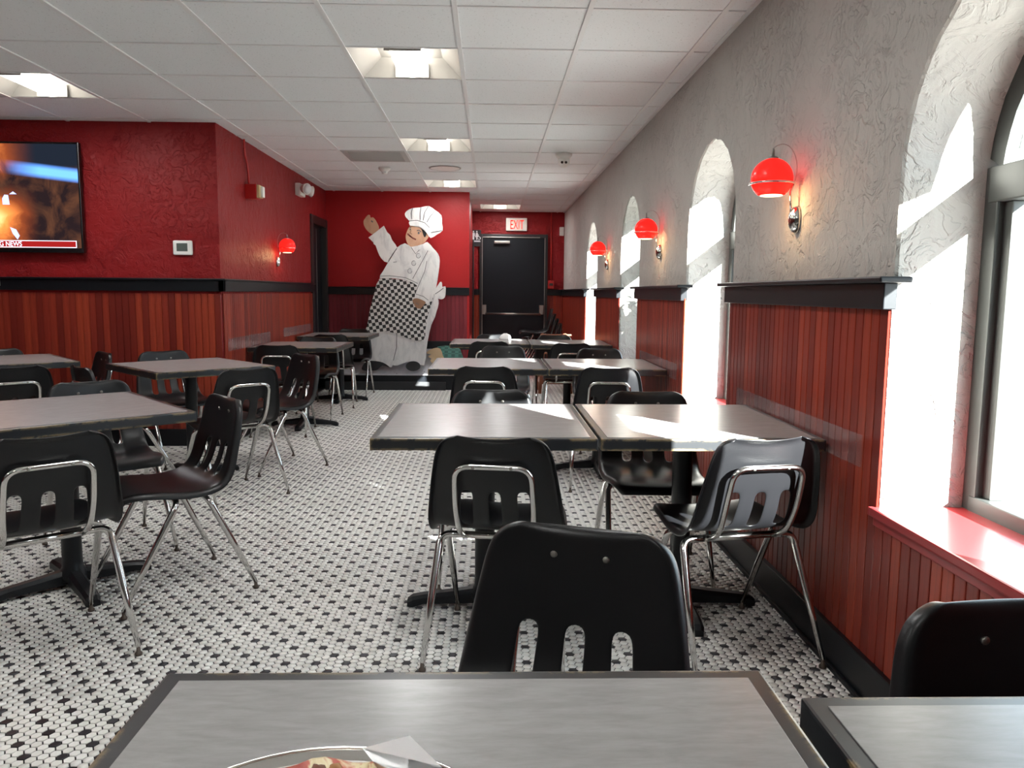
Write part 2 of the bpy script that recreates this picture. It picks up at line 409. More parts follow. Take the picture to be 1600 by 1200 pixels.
def troffer(i, j, label):
    x0, y0 = GX + i * GT + .013, GY + j * GT + .009; s = GT - .026; d = .11
    t = empty('ceiling_light', (x0 + s / 2, y0 + s / 2, ZC))
    tag(t, label, 'ceiling light', 'recessed ceiling lights')
    h = s / 2; bm = new(); k = h * .62      # tray: sloping sides up to a flat pan
    lo = [bm.verts.new(p) for p in ((-h, -h, 0), (h, -h, 0), (h, h, 0), (-h, h, 0))]
    hi = [bm.verts.new(p) for p in ((-k, -h + .03, d), (k, -h + .03, d), (k, h - .03, d), (-k, h - .03, d))]
    for q in range(4): bm.faces.new((lo[q], lo[(q + 1) % 4], hi[(q + 1) % 4], hi[q]))
    bm.faces.new(hi); mesh_obj('tray', bm, 'white_metal', t)
    bm = new(); n = 10; hw = .095; prof = [(hw * math.cos(math.pi * q / n), .065 - .07 * math.sin(math.pi * q / n)) for q in range(n + 1)]
    a = [bm.verts.new((x, -h + .035, z)) for x, z in prof]; b = [bm.verts.new((x, h - .035, z)) for x, z in prof]
    for q in range(n): bm.faces.new((a[q], a[q + 1], b[q + 1], b[q]))
    bm.faces.new(a); bm.faces.new(b[::-1]); mesh_obj('lens', bm, 'lamp_lens', t)
    ld = bpy.data.lights.new('troffer_light', 'AREA'); ld.shape = 'RECTANGLE'; ld.size = .185; ld.size_y = .53; ld.energy = 6.5; ld.color = (.97, .985, 1)
    lo = bpy.data.objects.new('troffer_light', ld); COL.objects.link(lo); lo.parent = t; lo.location = (0, 0, -.009)
    for y in (-h + .028, h - .034): boxobj('lens_bracket', 'white_metal', (-hw - .004, hw + .004, y, y + .006, -.004, .07), 0, t)
for (i, j), lab in LIGHTS.items(): troffer(i, j, lab)

# ------------------------------------------------------------------ walls
def arch_pts(cy_, hw, n=28):                    # opening outline from near sill corner over the arch
    pts = [(cy_ - hw, SILL), (cy_ - hw, SPRING)]
    for k in range(1, n):
        a = math.pi - math.pi * k / n
        j = 1 + .012 * math.sin(k * 2.3 + cy_ * 5)
        pts.append((cy_ + hw * math.cos(a), SPRING + (ATOP - SPRING) * math.sin(a) ** .92 * j))
    return pts + [(cy_ + hw, SPRING), (cy_ + hw, SILL)]
def wall_right():
    bm = new()
    for xx in (XW, 1.50):
        edges = [YNEAR]
        for cy_, hw in [SIDE] + WIN: edges += [cy_ - hw, cy_ + hw]
        edges.append(YB + .2)
        def quad(pts): bm.faces.new([bm.verts.new((xx, y, z)) for y, z in pts])
        for k in range(0, len(edges), 2): quad([(edges[k], 0), (edges[k + 1], 0), (edges[k + 1], ZC + .2), (edges[k], ZC + .2)])
        for cy_, hw in [SIDE] + WIN:
            quad([(cy_ - hw, 0), (cy_ + hw, 0), (cy_ + hw, SILL), (cy_ - hw, SILL)])
            ap = arch_pts(cy_, hw)[1:-1]
            for a, b in zip(ap, ap[1:]): quad([a, b, (b[0], ZC + .2), (a[0], ZC + .2)])
    for cy_, hw in [SIDE] + WIN:
        ap = arch_pts(cy_, hw); L = [0, .012, .05, .1, .17, .25, .29, .33]
        rows_ = []
        for dx in L:
            r_ = []
            for q, (y, z) in enumerate(ap):
                # the plaster edge is rounded over by hand
                rnd = .010 * (1 - dx / .012) if dx < .012 else 0
                v = Vector((y - cy_, z - 1.3)); s_ = 1 + rnd / max(v.length, .2)
                r_.append(bm.verts.new((XW + dx, cy_ + v.x * s_, 1.3 + v.y * s_)))
            rows_.append(r_)
        for a, b in zip(rows_, rows_[1:]):
            for q in range(len(a) - 1): bm.faces.new((a[q], a[q + 1], b[q + 1], b[q]))
        bm.faces.new([bm.verts.new(p) for p in ((XW, cy_ - hw, SILL), (XW, cy_ + hw, SILL), (1.50, cy_ + hw, SILL), (1.50, cy_ - hw, SILL))])
    bmesh.ops.remove_doubles(bm, verts=bm.verts, dist=.0005)
    o = mesh_obj('wall_right', bm, 'stucco_beige'); return struct(o, 'beige troweled stucco wall with arched windows')
WR = wall_right()
WT = struct(boxobj('wall_left', 'stucco_red', (XFAR, XL, YT, YT + .14, 0, ZC + .2)), 'red textured stucco wall behind the television')
WL = struct(boxobj('wall_side', 'stucco_red', (XL - .14, XL - .0005, YT + .0005, 9.40, 0, ZC + .2)), 'red wall behind the left wall tables')
boxobj('door_header', 'stucco_red', (XL - .14, XL, 9.40, YC, 2.10, ZC + .2), parent=WL)
WC = struct(boxobj('wall_chef', 'plaster_red', (XL - .14, -.29, YC, YC + .12, 0, ZC + .2)), 'smooth red wall behind the painted chef')
WH = struct(boxobj('wall_hall', 'stucco_red', (-.43, -.29, YC + .10, YB + .1, 0, ZC + .2)), 'short red wall of the exit passage')
WB = struct(boxobj('wall_back', 'stucco_red', (-.6, XW + .3, YB, YB + .15, 0, ZC + .2)), 'red wall around the exit door')
struct(boxobj('wall_near', 'stucco_beige', (XFAR - .1, XW + .4, YNEAR - .14, YNEAR, 0, ZC + .2)), 'plain stucco wall behind the camera')
struct(boxobj('wall_far_left', 'stucco_red', (XFAR - .14, XFAR, YNEAR, YT + .1, 0, ZC + .2)), 'red wall far left of the dining room')
boxobj('corner_trim', 'plaster_red', (-.305, -.275, YC - .012, YC + .02, 0, ZC), parent=WC)

# wainscot boards: one mesh per height, every board an object of its own
PITCHB = .051; bmesh_cache = {}
def board_mesh(h, mat):
    k = (round(h, 3), mat)
    if k not in bmesh_cache:
        bm = new(); wv = PITCHB
        prof = [(0, .006), (.0025, .006), (.004, .0115), (.007, .012), (.045, .012), (.049, .0115), (.051, .006)]
        a = [bm.verts.new((x, -d, 0)) for x, d in prof]; b = [bm.verts.new((x, -d, h)) for x, d in prof]
        for q in range(len(prof) - 1): bm.faces.new((a[q], a[q + 1], b[q + 1], b[q]))
        bm.faces.new(a[::-1]); bm.faces.new(b)
        o = mesh_obj('wainscot_board', bm, mat, link=False); bmesh_cache[k] = o.data
    return bmesh_cache[k]
def boards(wall, start, n, ang, h, mat='wood_cherry', z0=.12):
    d = Vector((math.cos(ang), math.sin(ang), 0)); me = board_mesh(h, mat)
    for k in range(n):
        o = bpy.data.objects.new('wainscot_board', me); COL.objects.link(o); o.parent = wall
        o.location = Vector(start) + d * PITCHB * k; o.location.z = z0; o.rotation_euler = (0, 0, ang)
def rwall_boards(y0, y1, h):                     # faces -X: local -y -> -X needs rotation -90
    n = max(1, round((y1 - y0) / PITCHB)); boards(WR, (XW, y1, 0), n, R(-90), h)
FULL = RAIL0 + .012 - .12; LOW = SILL - .12 - .02
ys = .95
for k, (cy_, hw) in enumerate(WIN):
    a, b = cy_ - hw, cy_ + hw
    if k == 0: rwall_boards(-.19, a, FULL)
    rwall_boards(a, b, LOW)
    nxt = WIN[k + 1][0] - WIN[k + 1][1] if k + 1 < len(WIN) else YB - .02
    rwall_boards(b, nxt, FULL)
boards(WT, (XL - PITCHB * 46, YT, 0), 46, 0, FULL)
boards(WL, (XL, YT + .02, 0), round((9.38 - YT) / PITCHB), R(90), FULL)
boards(WC, (XL + .02, YC, 0), 35, 0, FULL, 'wood_maroon')
boards(WB, (-.27, YB, 0), 2, 0, FULL)
boards(WB, (.90, YB, 0), 5, 0, FULL)
# chair rails, baseboards
TN = [0]
def rail(b, cap, label):
    TN[0] += 1; t = empty('trim_%d' % TN[0], ((b[0] + b[1]) / 2, (b[2] + b[3]) / 2, b[4])); struct(t, label)
    loc = t.location.copy()
    for nm, q, bev in (('rail_board', b, .003), ('rail_cap', cap, .005)):
        boxobj(nm, 'paint_black', (q[0] - loc.x, q[1] - loc.x, q[2] - loc.y, q[3] - loc.y, q[4] - loc.z, q[5] - loc.z), bev, t)
wy = [(cy_ - hw, cy_ + hw) for cy_, hw in WIN]
nm = ['between the first and second windows', 'between the second and third windows', 'between the third and fourth windows', 'from the last window to the back']
for k, (a, b) in enumerate([(wy[0][1], wy[1][0]), (wy[1][1], wy[2][0]), (wy[2][1], wy[3][0]), (wy[3][1], YB)]):
    e = .0 if k == 3 else .03
    rail((XW - .035, XW + .005, a - .015, b + e * .5, RAIL0, RAIL1 - .018), (XW - .065, XW + .03, a - .05, b + (e and .05), RAIL1 - .018, RAIL1), 'black chair rail ' + nm[k])
rail((XW - .035, XW + .005, -.19, wy[0][0] + .015, RAIL0, RAIL1 - .018), (XW - .065, XW + .03, -.2, wy[0][0] + .05, RAIL1 - .018, RAIL1), 'black chair rail beside the camera')
rail((-4.9, XL + .035, YT - .035, YT + .01, RAIL0 + .03, RAIL1 + .02), (-4.9, XL + .05, YT - .055, YT + .01, RAIL1 + .02, RAIL1 + .035), 'black chair rail below the television')
rail((XL - .01, XL + .035, YT - .035, 9.38, RAIL0 + .03, RAIL1 + .02), (XL - .01, XL + .05, YT - .035, 9.38, RAIL1 + .02, RAIL1 + .035), 'black chair rail on the left wall')
rail((XL, -.275, YC - .03, YC + .01, RAIL0, RAIL1 - .005), (XL, -.275, YC - .035, YC + .01, RAIL1 - .005, RAIL1 + .005), 'black chair rail behind the chef')
rail((-.29, -.16, YB - .03, YB + .01, RAIL0, RAIL1 - .01), (-.29, -.16, YB - .04, YB + .01, RAIL1 - .01, RAIL1), 'black chair rail left of the exit door')
rail((.88, XW, YB - .03, YB + .01, RAIL0, RAIL1 - .01), (.88, XW, YB - .04, YB + .01, RAIL1 - .01, RAIL1), 'black chair rail right of the exit door')
def baseb(n, b): struct(boxobj('baseboard_' + n, 'paint_black', b, .004), 'black baseboard')
baseb('right', (XW - .03, XW, .0, YB, 0, BASEH)); struct(boxobj('trim_%d' % (TN[0] + 1), 'paint_black', (XW - .042, XW - .028, 0, YB, 0, .018), .004), 'thin shoe moulding at the window wall'); TN[0] += 1
baseb('left', (-4.9, XL + .03, YT - .03, YT, 0, BASEH)); baseb('side', (XL, XL + .03, YT - .03, 9.38, 0, BASEH))
baseb('chef', (XL, -.275, YC - .025, YC, .49, .60)); baseb('back', (.88, XW - .03, YB - .025, YB, 0, BASEH))

# windows
def window(n, cy_, hw, label):
    W = empty('window_%d' % n, (XG, cy_, SILL)); struct(W, label)
    def L(o): o.parent = W; o.matrix_parent_inverse = Matrix.Translation(-Vector((XG, cy_, SILL))); return o
    for s in (-1, 1):
        y = cy_ + s * (hw - .028)
        o = L(boxobj('frame_stile', 'alu_frame', (XG, XG + .075, y - .03, y + .03, SILL, 1.60), .004))
        y2 = cy_ + s * (hw - .075)
        o = L(boxobj('sash_stile', 'alu_frame', (XG + .022, XG + .062, y2 - .018, y2 + .018, SILL + .05, 1.50), .003))
    L(boxobj('frame_rail', 'alu_frame', (XG - .003, XG + .072, cy_ - hw + .03, cy_ + hw - .03, SILL, SILL + .05), .004))
    L(boxobj('transom', 'alu_frame', (XG - .004, XG + .071, cy_ - hw + .02, cy_ + hw - .02, 1.50, 1.60), .004))
    ap = [p for p in arch_pts(cy_, hw) if p[1] > 1.585]
    bm = new(); inn = [(cy_ + (y - cy_) * .88, 1.3 + (z - 1.3) * .90) for y, z in ap]
    for xx in (XG + .005, XG + .06):
        for a, b, c_, d in zip(ap, ap[1:], inn, inn[1:]): bm.faces.new([bm.verts.new((xx, *p)) for p in (a, b, d, c_)])
    for a, b in zip(inn, inn[1:]): bm.faces.new([bm.verts.new(p) for p in ((XG + .005, *a), (XG + .005, *b), (XG + .06, *b), (XG + .06, *a))])
    bmesh.ops.remove_doubles(bm, verts=bm.verts, dist=.0003); L(mesh_obj('arch_frame', bm, 'alu_frame'))
    L(boxobj('pane', 'window_glass', (XG + .040, XG + .044, cy_ - hw + .06, cy_ + hw - .06, SILL + .05, 1.50)))
    pts = [(XG + .040, *p) for p in inn]; L(mesh_obj('pane', prism(new(), pts, .004, (1, 0, 0)), 'window_glass'))
    L(boxobj('window_sill', 'sill_red', (XW - .032, XG + .01, cy_ - hw, cy_ + hw, SILL - .022, SILL + .006), .006))
    for s in (-1, 1): L(boxobj('sill_return', 'sill_red', (XW - .03, XW - .002, cy_ - hw - .012 if s < 0 else cy_ + hw, cy_ - hw if s < 0 else cy_ + hw + .012, SILL - .022, SILL + .004), .003))
    L(boxobj('sill_apron', 'sill_red', (XW - .018, XW, cy_ - hw, cy_ + hw, SILL - .05, SILL - .022), .003))
lab = ['nearest arched window with the wide red sill', 'second arched window along the wall', 'third arched window along the wall', 'farthest arched window']
for k, (cy_, hw) in enumerate(WIN): window(k + 1, cy_, hw, lab[k])
window(5, *SIDE, 'unseen arched window beside the camera, added for daylight')  # extra window out of view, added to brighten the near floor and tables

# exit door
D = empty('door_1', (.362, YB, 0)); struct(D, 'black steel exit door with push bar')
def DL(o): o.parent = D; o.matrix_parent_inverse = Matrix.Translation((-.362, -YB, 0)); return o
DL(boxobj('door_leaf', 'door_black', (-.135, .862, YB - .03, YB + .01, .005, 2.10), .004))
for b in ((-.18, -.135, YB - .045, YB, 0, 2.155), (.862, .905, YB - .045, YB, 0, 2.155), (-.135, .862, YB - .045, YB, 2.10, 2.155)): DL(boxobj('door_frame', 'dark_frame', b, .004))
for b in ((-.14, -.130, YB - .05, YB - .03, .02, 2.10), (.855, .864, YB - .05, YB - .03, .02, 2.10)): DL(boxobj('weather_strip', 'steel_dull', b, .002))
DL(boxobj('weather_strip', 'steel_dull', (-.13, .78, YB - .055, YB - .035, 2.098, 2.110), .002))
DL(boxobj('door_closer', 'steel_dull', (.055, .30, YB - .10, YB - .03, 2.005, 2.045), .006))
bar = DL(mesh_obj('push_bar', tube(new(), [(-.09, YB - .13, .90), (.80, YB - .13, .895)], .017, 10), 'steel_dull', smooth=True))
for x0, x1 in ((-.13, -.065), (.775, .845)): DL(boxobj('bar_housing', 'steel_dull', (x0, x1, YB - .135, YB - .03, .89, 1.04), .008))
# side door frame on the left wall
D2 = empty('door_2', (XL, 9.83, 0)); struct(D2, 'dark doorway in the red side wall')
def DL2(o): o.parent = D2; o.matrix_parent_inverse = Matrix.Translation((-XL, -9.83, 0)); return o
for b in ((XL - .12, XL + .02, 9.36, 9.46, 0, 2.13), (XL - .12, XL + .02, 10.17, YC, 0, 2.13), (XL - .12, XL + .02, 9.46, 10.17, 2.03, 2.13)): DL2(boxobj('door_frame', 'dark_frame', b, .004))
DL2(boxobj('door_leaf', 'door_black', (XL - .09, XL - .05, 9.46, 10.17, .01, 2.03), .003))
DL2(boxobj('door_edge_strip', 'steel_dull', (XL - .05, XL - .045, 9.90, 9.905, .1, 2.0)))
DL2(boxobj('floor_sill', 'dark_frame', (XL - .1, XL + .01, 9.46, 10.17, 0, .012)))
# narrow frame in the passage, left of the exit door
struct(boxobj('trim_%d' % (TN[0] + 1), 'dark_frame', (-.29, -.265, YB - .14, YB - .03, 0, 2.06), .003), 'black post at the passage corner')

# ------------------------------------------------------------------ outside
struct(boxobj('wall_sun_block', 'stucco_beige', (1.505, 2.9, -3.2, -1.25, -.15, 3.0)), 'unseen stucco block added outside to keep sun out of the window beside the camera')  # unseen box, added to stop direct sun entering the side window
struct(boxobj('ground_outside', 'pavement', (-60, 60, -60, 60, -.3, -.15)), 'sunlit pavement outside the windows')

# ------------------------------------------------------------------ chair (one built, the rest copied)
def bake(o):
    dg = bpy.context.evaluated_depsgraph_get(); me = bpy.data.meshes.new_from_object(o.evaluated_get(dg))
    o.modifiers.clear(); o.data = me; return o
def make_chair():
    C_ = empty('school_chair')
    prof = [(.232, .415, .165), (.228, .438, .178), (.20, .450, .190), (.15, .452, .200), (.09, .446, .207), (.04, .438, .212), (-.01, .434, .216), (-.055, .434, .219),
            (-.095, .439, .221), (-.130, .450, .222), (-.160, .470, .221), (-.182, .497, .219), (-.198, .530, .215), (-.210, .565, .210), (-.220, .600, .205),
            (-.230, .638, .199), (-.239, .678, .192), (-.248, .720, .184), (-.254, .752, .172), (-.258, .772, .151), (-.261, .783, .118)]
    us = [-1, -.99, -.93, -.80, -.66, -.535, -.355, -.22, -.09, .09, .22, .355, .535, .66, .80, .93, .99, 1]
    bm = new(); G = []
    for r, (y, z, hw) in enumerate(prof):
        back = min(1, max(0, (z - .45) / .10)) if y < -.12 else 0
        p0 = prof[max(r - 1, 0)]; p1 = prof[min(r + 1, len(prof) - 1)]
        tv = Vector((0, p1[0] - p0[0], p1[1] - p0[1])).normalized(); nrm = Vector((0, tv.z, -tv.y))   # towards the sitter
        if nrm.y < 0 and back > .5 or nrm.z < 0 and back < .5: nrm = -nrm
        row = []
        for k, u in enumerate(us):
            x = u * hw; o = (u * u) * (.012 * (1 - back) + .026 * back)
            if k in (0, len(us) - 1): o -= .024; x *= 1.035
            if k in (1, len(us) - 2): o -= .004
            if r == len(prof) - 1: o -= .012
            row.append(bm.verts.new(Vector((x, y, z)) + nrm * o))
        G.append(row)
    for r in range(len(prof) - 1):
        for k in range(len(us) - 1):
            if 10 <= r <= 13 and k in (5, 8, 11): continue
            bm.faces.new((G[r][k], G[r][k + 1], G[r + 1][k + 1], G[r + 1][k]))
    sh = mesh_obj('seat_shell', bm, 'chair_plastic', C_, True)
    s = sh.modifiers.new('s', 'SOLIDIFY'); s.thickness = .0065; s.offset = 0
    s = sh.modifiers.new('u', 'SUBSURF'); s.levels = 2; s.render_levels = 2
    bake(sh)
    for p in sh.data.polygons: p.use_smooth = True
    for x in (-.052, .052):
        bm = new(); disc_caps(bm, [(.0075, 0), (.0065, .003), (.003, .0042)], 10, Matrix.Translation((x, -.2435, .728)) @ Matrix.Rotation(R(-102), 4, 'X'))
        o = mesh_obj('rivet', bm, 'steel_dull', C_, True)
    hp = fillet([(.118, -.105, .418), (.122, -.178, .450), (.128, -.222, .54), (.122, -.266, .690), (-.122, -.266, .690), (-.128, -.222, .54), (-.122, -.178, .450), (-.118, -.105, .418)], .05, 6)
    mesh_obj('back_hoop', tube(new(), hp, .0098, 10), 'chrome', C_, True)
    for x in (-.06, .06):
        disc = new(); disc_caps(disc, [(.006, 0), (.006, .002), (.004, .003)], 10, Matrix.Translation((x, -.2755, .690)) @ Matrix.Rotation(R(90), 4, 'X')); mesh_obj('bolt', disc, 'steel_dull', C_, True)
    for y in (-.085, .03):
        mesh_obj('crossbar', tube(new(), [(-.130, y, .412), (.130, y, .412)], .0125, 12), 'chrome', C_, True)
    for y0, tx, ty in ((-.085, .230, -.262), (.03, .215, .248)):
        for sx in (-1, 1):
            top = fillet([(sx * .128, y0, .412), (sx * .206, y0, .412), (sx * tx, ty, .028)], .068, 8)
            n = len(top); rad = [.0125] * (n - 1) + [.0082]
            top.insert(n - 1, top[-2].lerp(top[-1], .45)); rad.insert(n - 1, .0125)
            lg = mesh_obj('leg', tube(new(), top, rad, 10), 'chrome', C_, True)
            gl = new(); disc_caps(gl, [(.012, 0), (.0125, .008), (.007, .014), (.006, .030)], 12, Matrix.Translation((sx * tx, ty, 0)))
            mesh_obj('foot_glide', gl, 'glide', lg, True)
    return C_
CHAIR = make_chair(); FIRST = [True]
def chair(x, y, deg, label, group, z=0):
    if FIRST[0]: o = CHAIR; FIRST[0] = False
    else: o = copy_tree(CHAIR)
    o.location = (x, y, z); o.rotation_euler = (0, 0, R(deg)); tag(o, label, 'chair', group); return o
def chair_top(px, py, deg, label, group, zt=.78):  # the photograph shows the top of the backrest
    p = onz(px, py, zt); f_ = Vector((-math.sin(R(deg)), math.cos(R(deg)), 0)); q = p + f_ * .25
    return chair(q.x, q.y, deg, label, group)

# ------------------------------------------------------------------ table (one built, the rest copied)
TH = .75
def make_table(wx, wy):
    T = empty('dining_table'); hx, hy = wx / 2, wy / 2; b = .024
    boxobj('rim', 'table_rim', (-hx, hx, -hy, hy, TH - .042, TH - .001), .004, T)
    boxobj('laminate_top', 'laminate', (-hx + b, hx - b, -hy + b, hy - b, TH - .004, TH + .0004), .0004, T)
    bm = new(); abox(bm, -.19, .19, -.025, .025, TH - .058, TH - .042, .003); abox(bm, -.025, .025, -.19, .19, TH - .058, TH - .0425, .003); mesh_obj('top_spider', bm, 'cast_iron', T)
    bm = new(); disc_caps(bm, [(.055, .028), (.055, .06), (.040, .085), (.0385, .12), (.0385, TH - .08), (.052, TH - .058)], 24); mesh_obj('column', bm, 'cast_iron', T, True)
    for k in range(4):
        m = Matrix.Rotation(R(90 * k), 4, 'Z'); bm = new(); L = []
        for x, hwid, z0, z1 in ((.03, .030, .018, .075), (.12, .030, .016, .062), (.24, .029, .014, .048), (.285, .028, .0, .040), (.305, .022, .0, .026)):
            L.append([bm.verts.new(m @ Vector(p)) for p in ((x, -hwid, z0), (x, hwid, z0), (x, hwid, z1 * .7 + z0 * .3), (x, hwid * .55, z1), (x, -hwid * .55, z1), (x, -hwid, z1 * .7 + z0 * .3))])
        for a, c_ in zip(L, L[1:]):
            for q in range(6): bm.faces.new((a[q], a[(q + 1) % 6], c_[(q + 1) % 6], c_[q]))
        bm.faces.new(L[0][::-1]); bm.faces.new(L[-1]); bmesh.ops.recalc_face_normals(bm, faces=bm.faces); mesh_obj('foot', bm, 'cast_iron', T)
    return T
TBL = make_table(.765, .84); tf = [True]
def table(x, y, deg, label, group):
    o = TBL if tf[0] else copy_tree(TBL); tf[0] = False
    o.location = (x, y, 0); o.rotation_euler = (0, 0, R(deg)); return tag(o, label, 'table', group)
GR, GL, GW = 'tables in pairs along the windows', 'tables set cornerwise before the television wall', 'tables against the left wall'
table(-.028, .545, 0, 'nearest grey table with the pizza pan on it', GR)
table(.762, .475, 0, 'nearest table at the window wall, catching bright window glare', GR)
table(-.018, 3.005, 0, 'aisle table of the second row, directly behind the near chair', GR)
table(.757, 3.005, 0, 'window table of the second row, touching the near clear wall guard', GR)
table(-.015, 5.41, 0, 'aisle table of the third row from the camera', GR)
table(.757, 5.41, 0, 'window table of the third row from the camera', GR)
table(-.003, 7.86, 0, 'aisle table of the farthest row, with a white bowl', GR)
table(.770, 7.78, 0, 'window table of the farthest row, under the third red lamp', GR)
table(-1.744, 3.225, 41, 'cornerwise table nearest the camera at the left edge of the photo', GL)
table(-1.972, 5.19, 44, 'cornerwise table before the wall corner, with four chairs', GL)
table(-3.345, 5.45, 41, 'cornerwise table at the far left, under the television', GL)
table(-1.705, 7.20, 0, 'wall table nearer the red wall corner', GW)
table(-1.700, 8.92, 0, 'wall table farther back, before the painted chef', GW)

CW, CL, CA = 'chairs along the window side', 'chairs around the cornerwise tables', 'chairs at the left wall tables'
chair_top(908, 828, 160, 'big black chair in the foreground facing the camera, two rivets showing', CW)
chair_top(1590, 944, 183, 'black chair cut off by the right photo edge, below the red sill', CW)
chair(.050, 2.675, -9, 'black chair with chrome hoop at the near side of the second row aisle table', CW)
chair(.838, 2.675, 11, 'sunlit black chair turned to the left beside the red wainscot', CW)
chair_top(768, 610, 180, 'black chair at the far side of the second row aisle table', CW)
chair_top(1011, 613, 178, 'black chair at the far side of the second row window table', CW)
chair_top(757, 571, -3, 'black chair with chrome hoop at the near side of the third row aisle table', CW, .79)
chair_top(953, 574, -4, 'black chair half in sun at the near side of the third row window table', CW, .785)
chair_top(786, 541, 180, 'black chair with two rivets at the far side of the third row aisle table', CW)
chair_top(936, 545, 182, 'black chair at the far side of the third row window table', CW)
chair_top(765, 534, 0, 'black chair at the near side of the farthest aisle table', CW)
chair_top(893, 537, 3, 'black chair at the near side of the farthest window table', CW)
chair_top(771, 523, 180, 'black chair behind the white bowl at the farthest aisle table', CW)
chair_top(866, 524, 180, 'black chair at the far side of the farthest window table', CW)
chair_top(74, 682, 41, 'large black chair with chrome hoop at the left edge, nearest of the cornerwise chairs', CL)
chair_top(352, 621, 130, 'black chair seen from the side at the aisle corner of the nearest cornerwise table', CL)
chair_top(139, 597, 221, 'black chair behind the nearest cornerwise table, only its top showing', CL)
chair_top(388, 577, 44, 'black chair with chrome hoop at the aisle side of the cornerwise table by the corner', CL)
chair_top(478, 554, 134, 'black chair facing left into the cornerwise table by the corner, slots showing', CL)
chair_top(255, 549, 224, 'black chair against the red boards behind the cornerwise table by the corner', CL)
chair(-2.23, 4.83, -46, 'black chair leaning left between the two back cornerwise tables', CL)
chair_top(22, 574, 41, 'black chair with chrome hoop at the near side of the far left table', CL)
chair_top(163, 551, 131, 'black chair at the right side of the far left table, tall back showing', CL)
chair_top(-8, 546, 221, 'black chair behind the far left table, cut off by the photo edge', CL)
chair(-1.80, 6.86, 2, 'black chair with chrome hoop at the near side of the nearer wall table', CA)
chair(-1.72, 7.62, 180, 'black chair at the far side of the nearer wall table', CA)
chair(-1.70, 8.55, 4, 'black chair with chrome hoop at the near side of the farther wall table', CA)
chair(-1.66, 9.36, 180, 'black chair beside the chef platform at the farther wall table', CA)
sl = ['lowest chair of the stack in the back corner', 'second lowest chair of the stack in the back corner', 'third chair up in the back corner stack', 'topmost chair of the stack in the back corner']
for k in range(4): chair(.80 - .045 * k, 11.72, 90, sl[k], 'stacked chairs in the back corner', .072 * k)

# ------------------------------------------------------------------ wall lamps
def sconce(name_label, y, side):
    X = XW if side > 0 else XL; s = -side
    L = empty('wall_lamp', (X, y, 1.52)); tag(L, name_label, 'wall lamp', 'red globe wall lamps')
    gx, gz, r = s * .108, .150, .077
    bm = new(); m = Matrix.Translation((s * .002, 0, 0)) @ Matrix.Rotation(R(90 * s), 4, 'Y') @ Matrix.Scale(.62, 4, (0, 1, 0))
    disc_caps(bm, [(.052, 0), (.052, .006), (.046, .020), (.030, .030), (.012, .034)], 28, m); mesh_obj('back_plate', bm, 'chrome', L, True)
    tip = .014
    arm = fillet([(s * .03, 0, .03), (s * .035, 0, .105), (gx - s * (r + .008) * .98, 0, gz - .018)], .03, 6)
    mesh_obj('arm', tube(new(), arm, .0045, 8), 'chrome', L, True)
    ring = [(gx + (r + .005) * math.cos(a), (r + .005) * math.sin(a), gz - .018) for a in [math.radians(q) for q in range(0, 361, 15)]]
    ringo = mesh_obj('ring', tube(new(), ring, .004, 8), 'chrome', L, True)
    prof = [(r * math.sin(math.radians(q)), r * math.cos(math.radians(q))) for q in range(12, 145, 7)]
    bm = new(); lathe(bm, prof, 32, Matrix.Translation((gx, 0, gz))); sh = mesh_obj('lamp_shade', bm, 'red_glass', L, True)
    bm = new(); disc_caps(bm, [(.022, .070), (.020, .079), (.006, .084), (.005, .108), (.003, .112)], 16, Matrix.Translation((gx, 0, gz))); mesh_obj('socket_cap', bm, 'steel_dull', L, True)
    bm = new(); disc_caps(bm, [(.006, .034), (.018, .022), (.022, .005), (.016, -.014), (.004, -.02)], 16, Matrix.Translation((gx, 0, gz - .030))); mesh_obj('light_bulb', bm, 'bulb', L, True)
    bm = new(); disc_caps(bm, [(.041, -.0625), (.041, -.0605)], 24, Matrix.Translation((gx, 0, gz))); mesh_obj('diffuser', bm, 'diffuser', L)
    c0 = Vector((gx, 0, gz + .112)); pts = []
    q = [c0, c0 + Vector((-s * .03, 0, .035)), c0 + Vector((-s * .095, 0, .03)), Vector((s * .005, 0, gz + .06)), Vector((s * .012, 0, gz - .005)), Vector((gx - s * (r + .004), 0, gz - .018))]
    for a in range(0, 21):
        u = a / 20; n_ = len(q) - 1; p = Vector((0, 0, 0))
        for i_, qq in enumerate(q): p += qq * (math.comb(n_, i_) * u ** i_ * (1 - u) ** (n_ - i_))
        pts.append(p)
    mesh_obj('cord', tube(new(), pts, .0016, 6), 'cord_grey', L, True)
    ld = bpy.data.lights.new('lamp_light', 'POINT'); ld.energy = .75; ld.color = (1, .62, .28); ld.shadow_soft_size = .02
    lo = bpy.data.objects.new('lamp_light', ld); COL.objects.link(lo); lo.parent = L; lo.location = (gx, 0, gz - .085)
sconce('largest red globe wall lamp, between the first and second windows', 3.01, 1)
sconce('middle red globe wall lamp, between the second and third windows', 5.43, 1)
sconce('smallest red globe wall lamp, between the third and fourth windows', 7.86, 1)
sconce('red globe wall lamp on the red left wall', 7.88, -1)

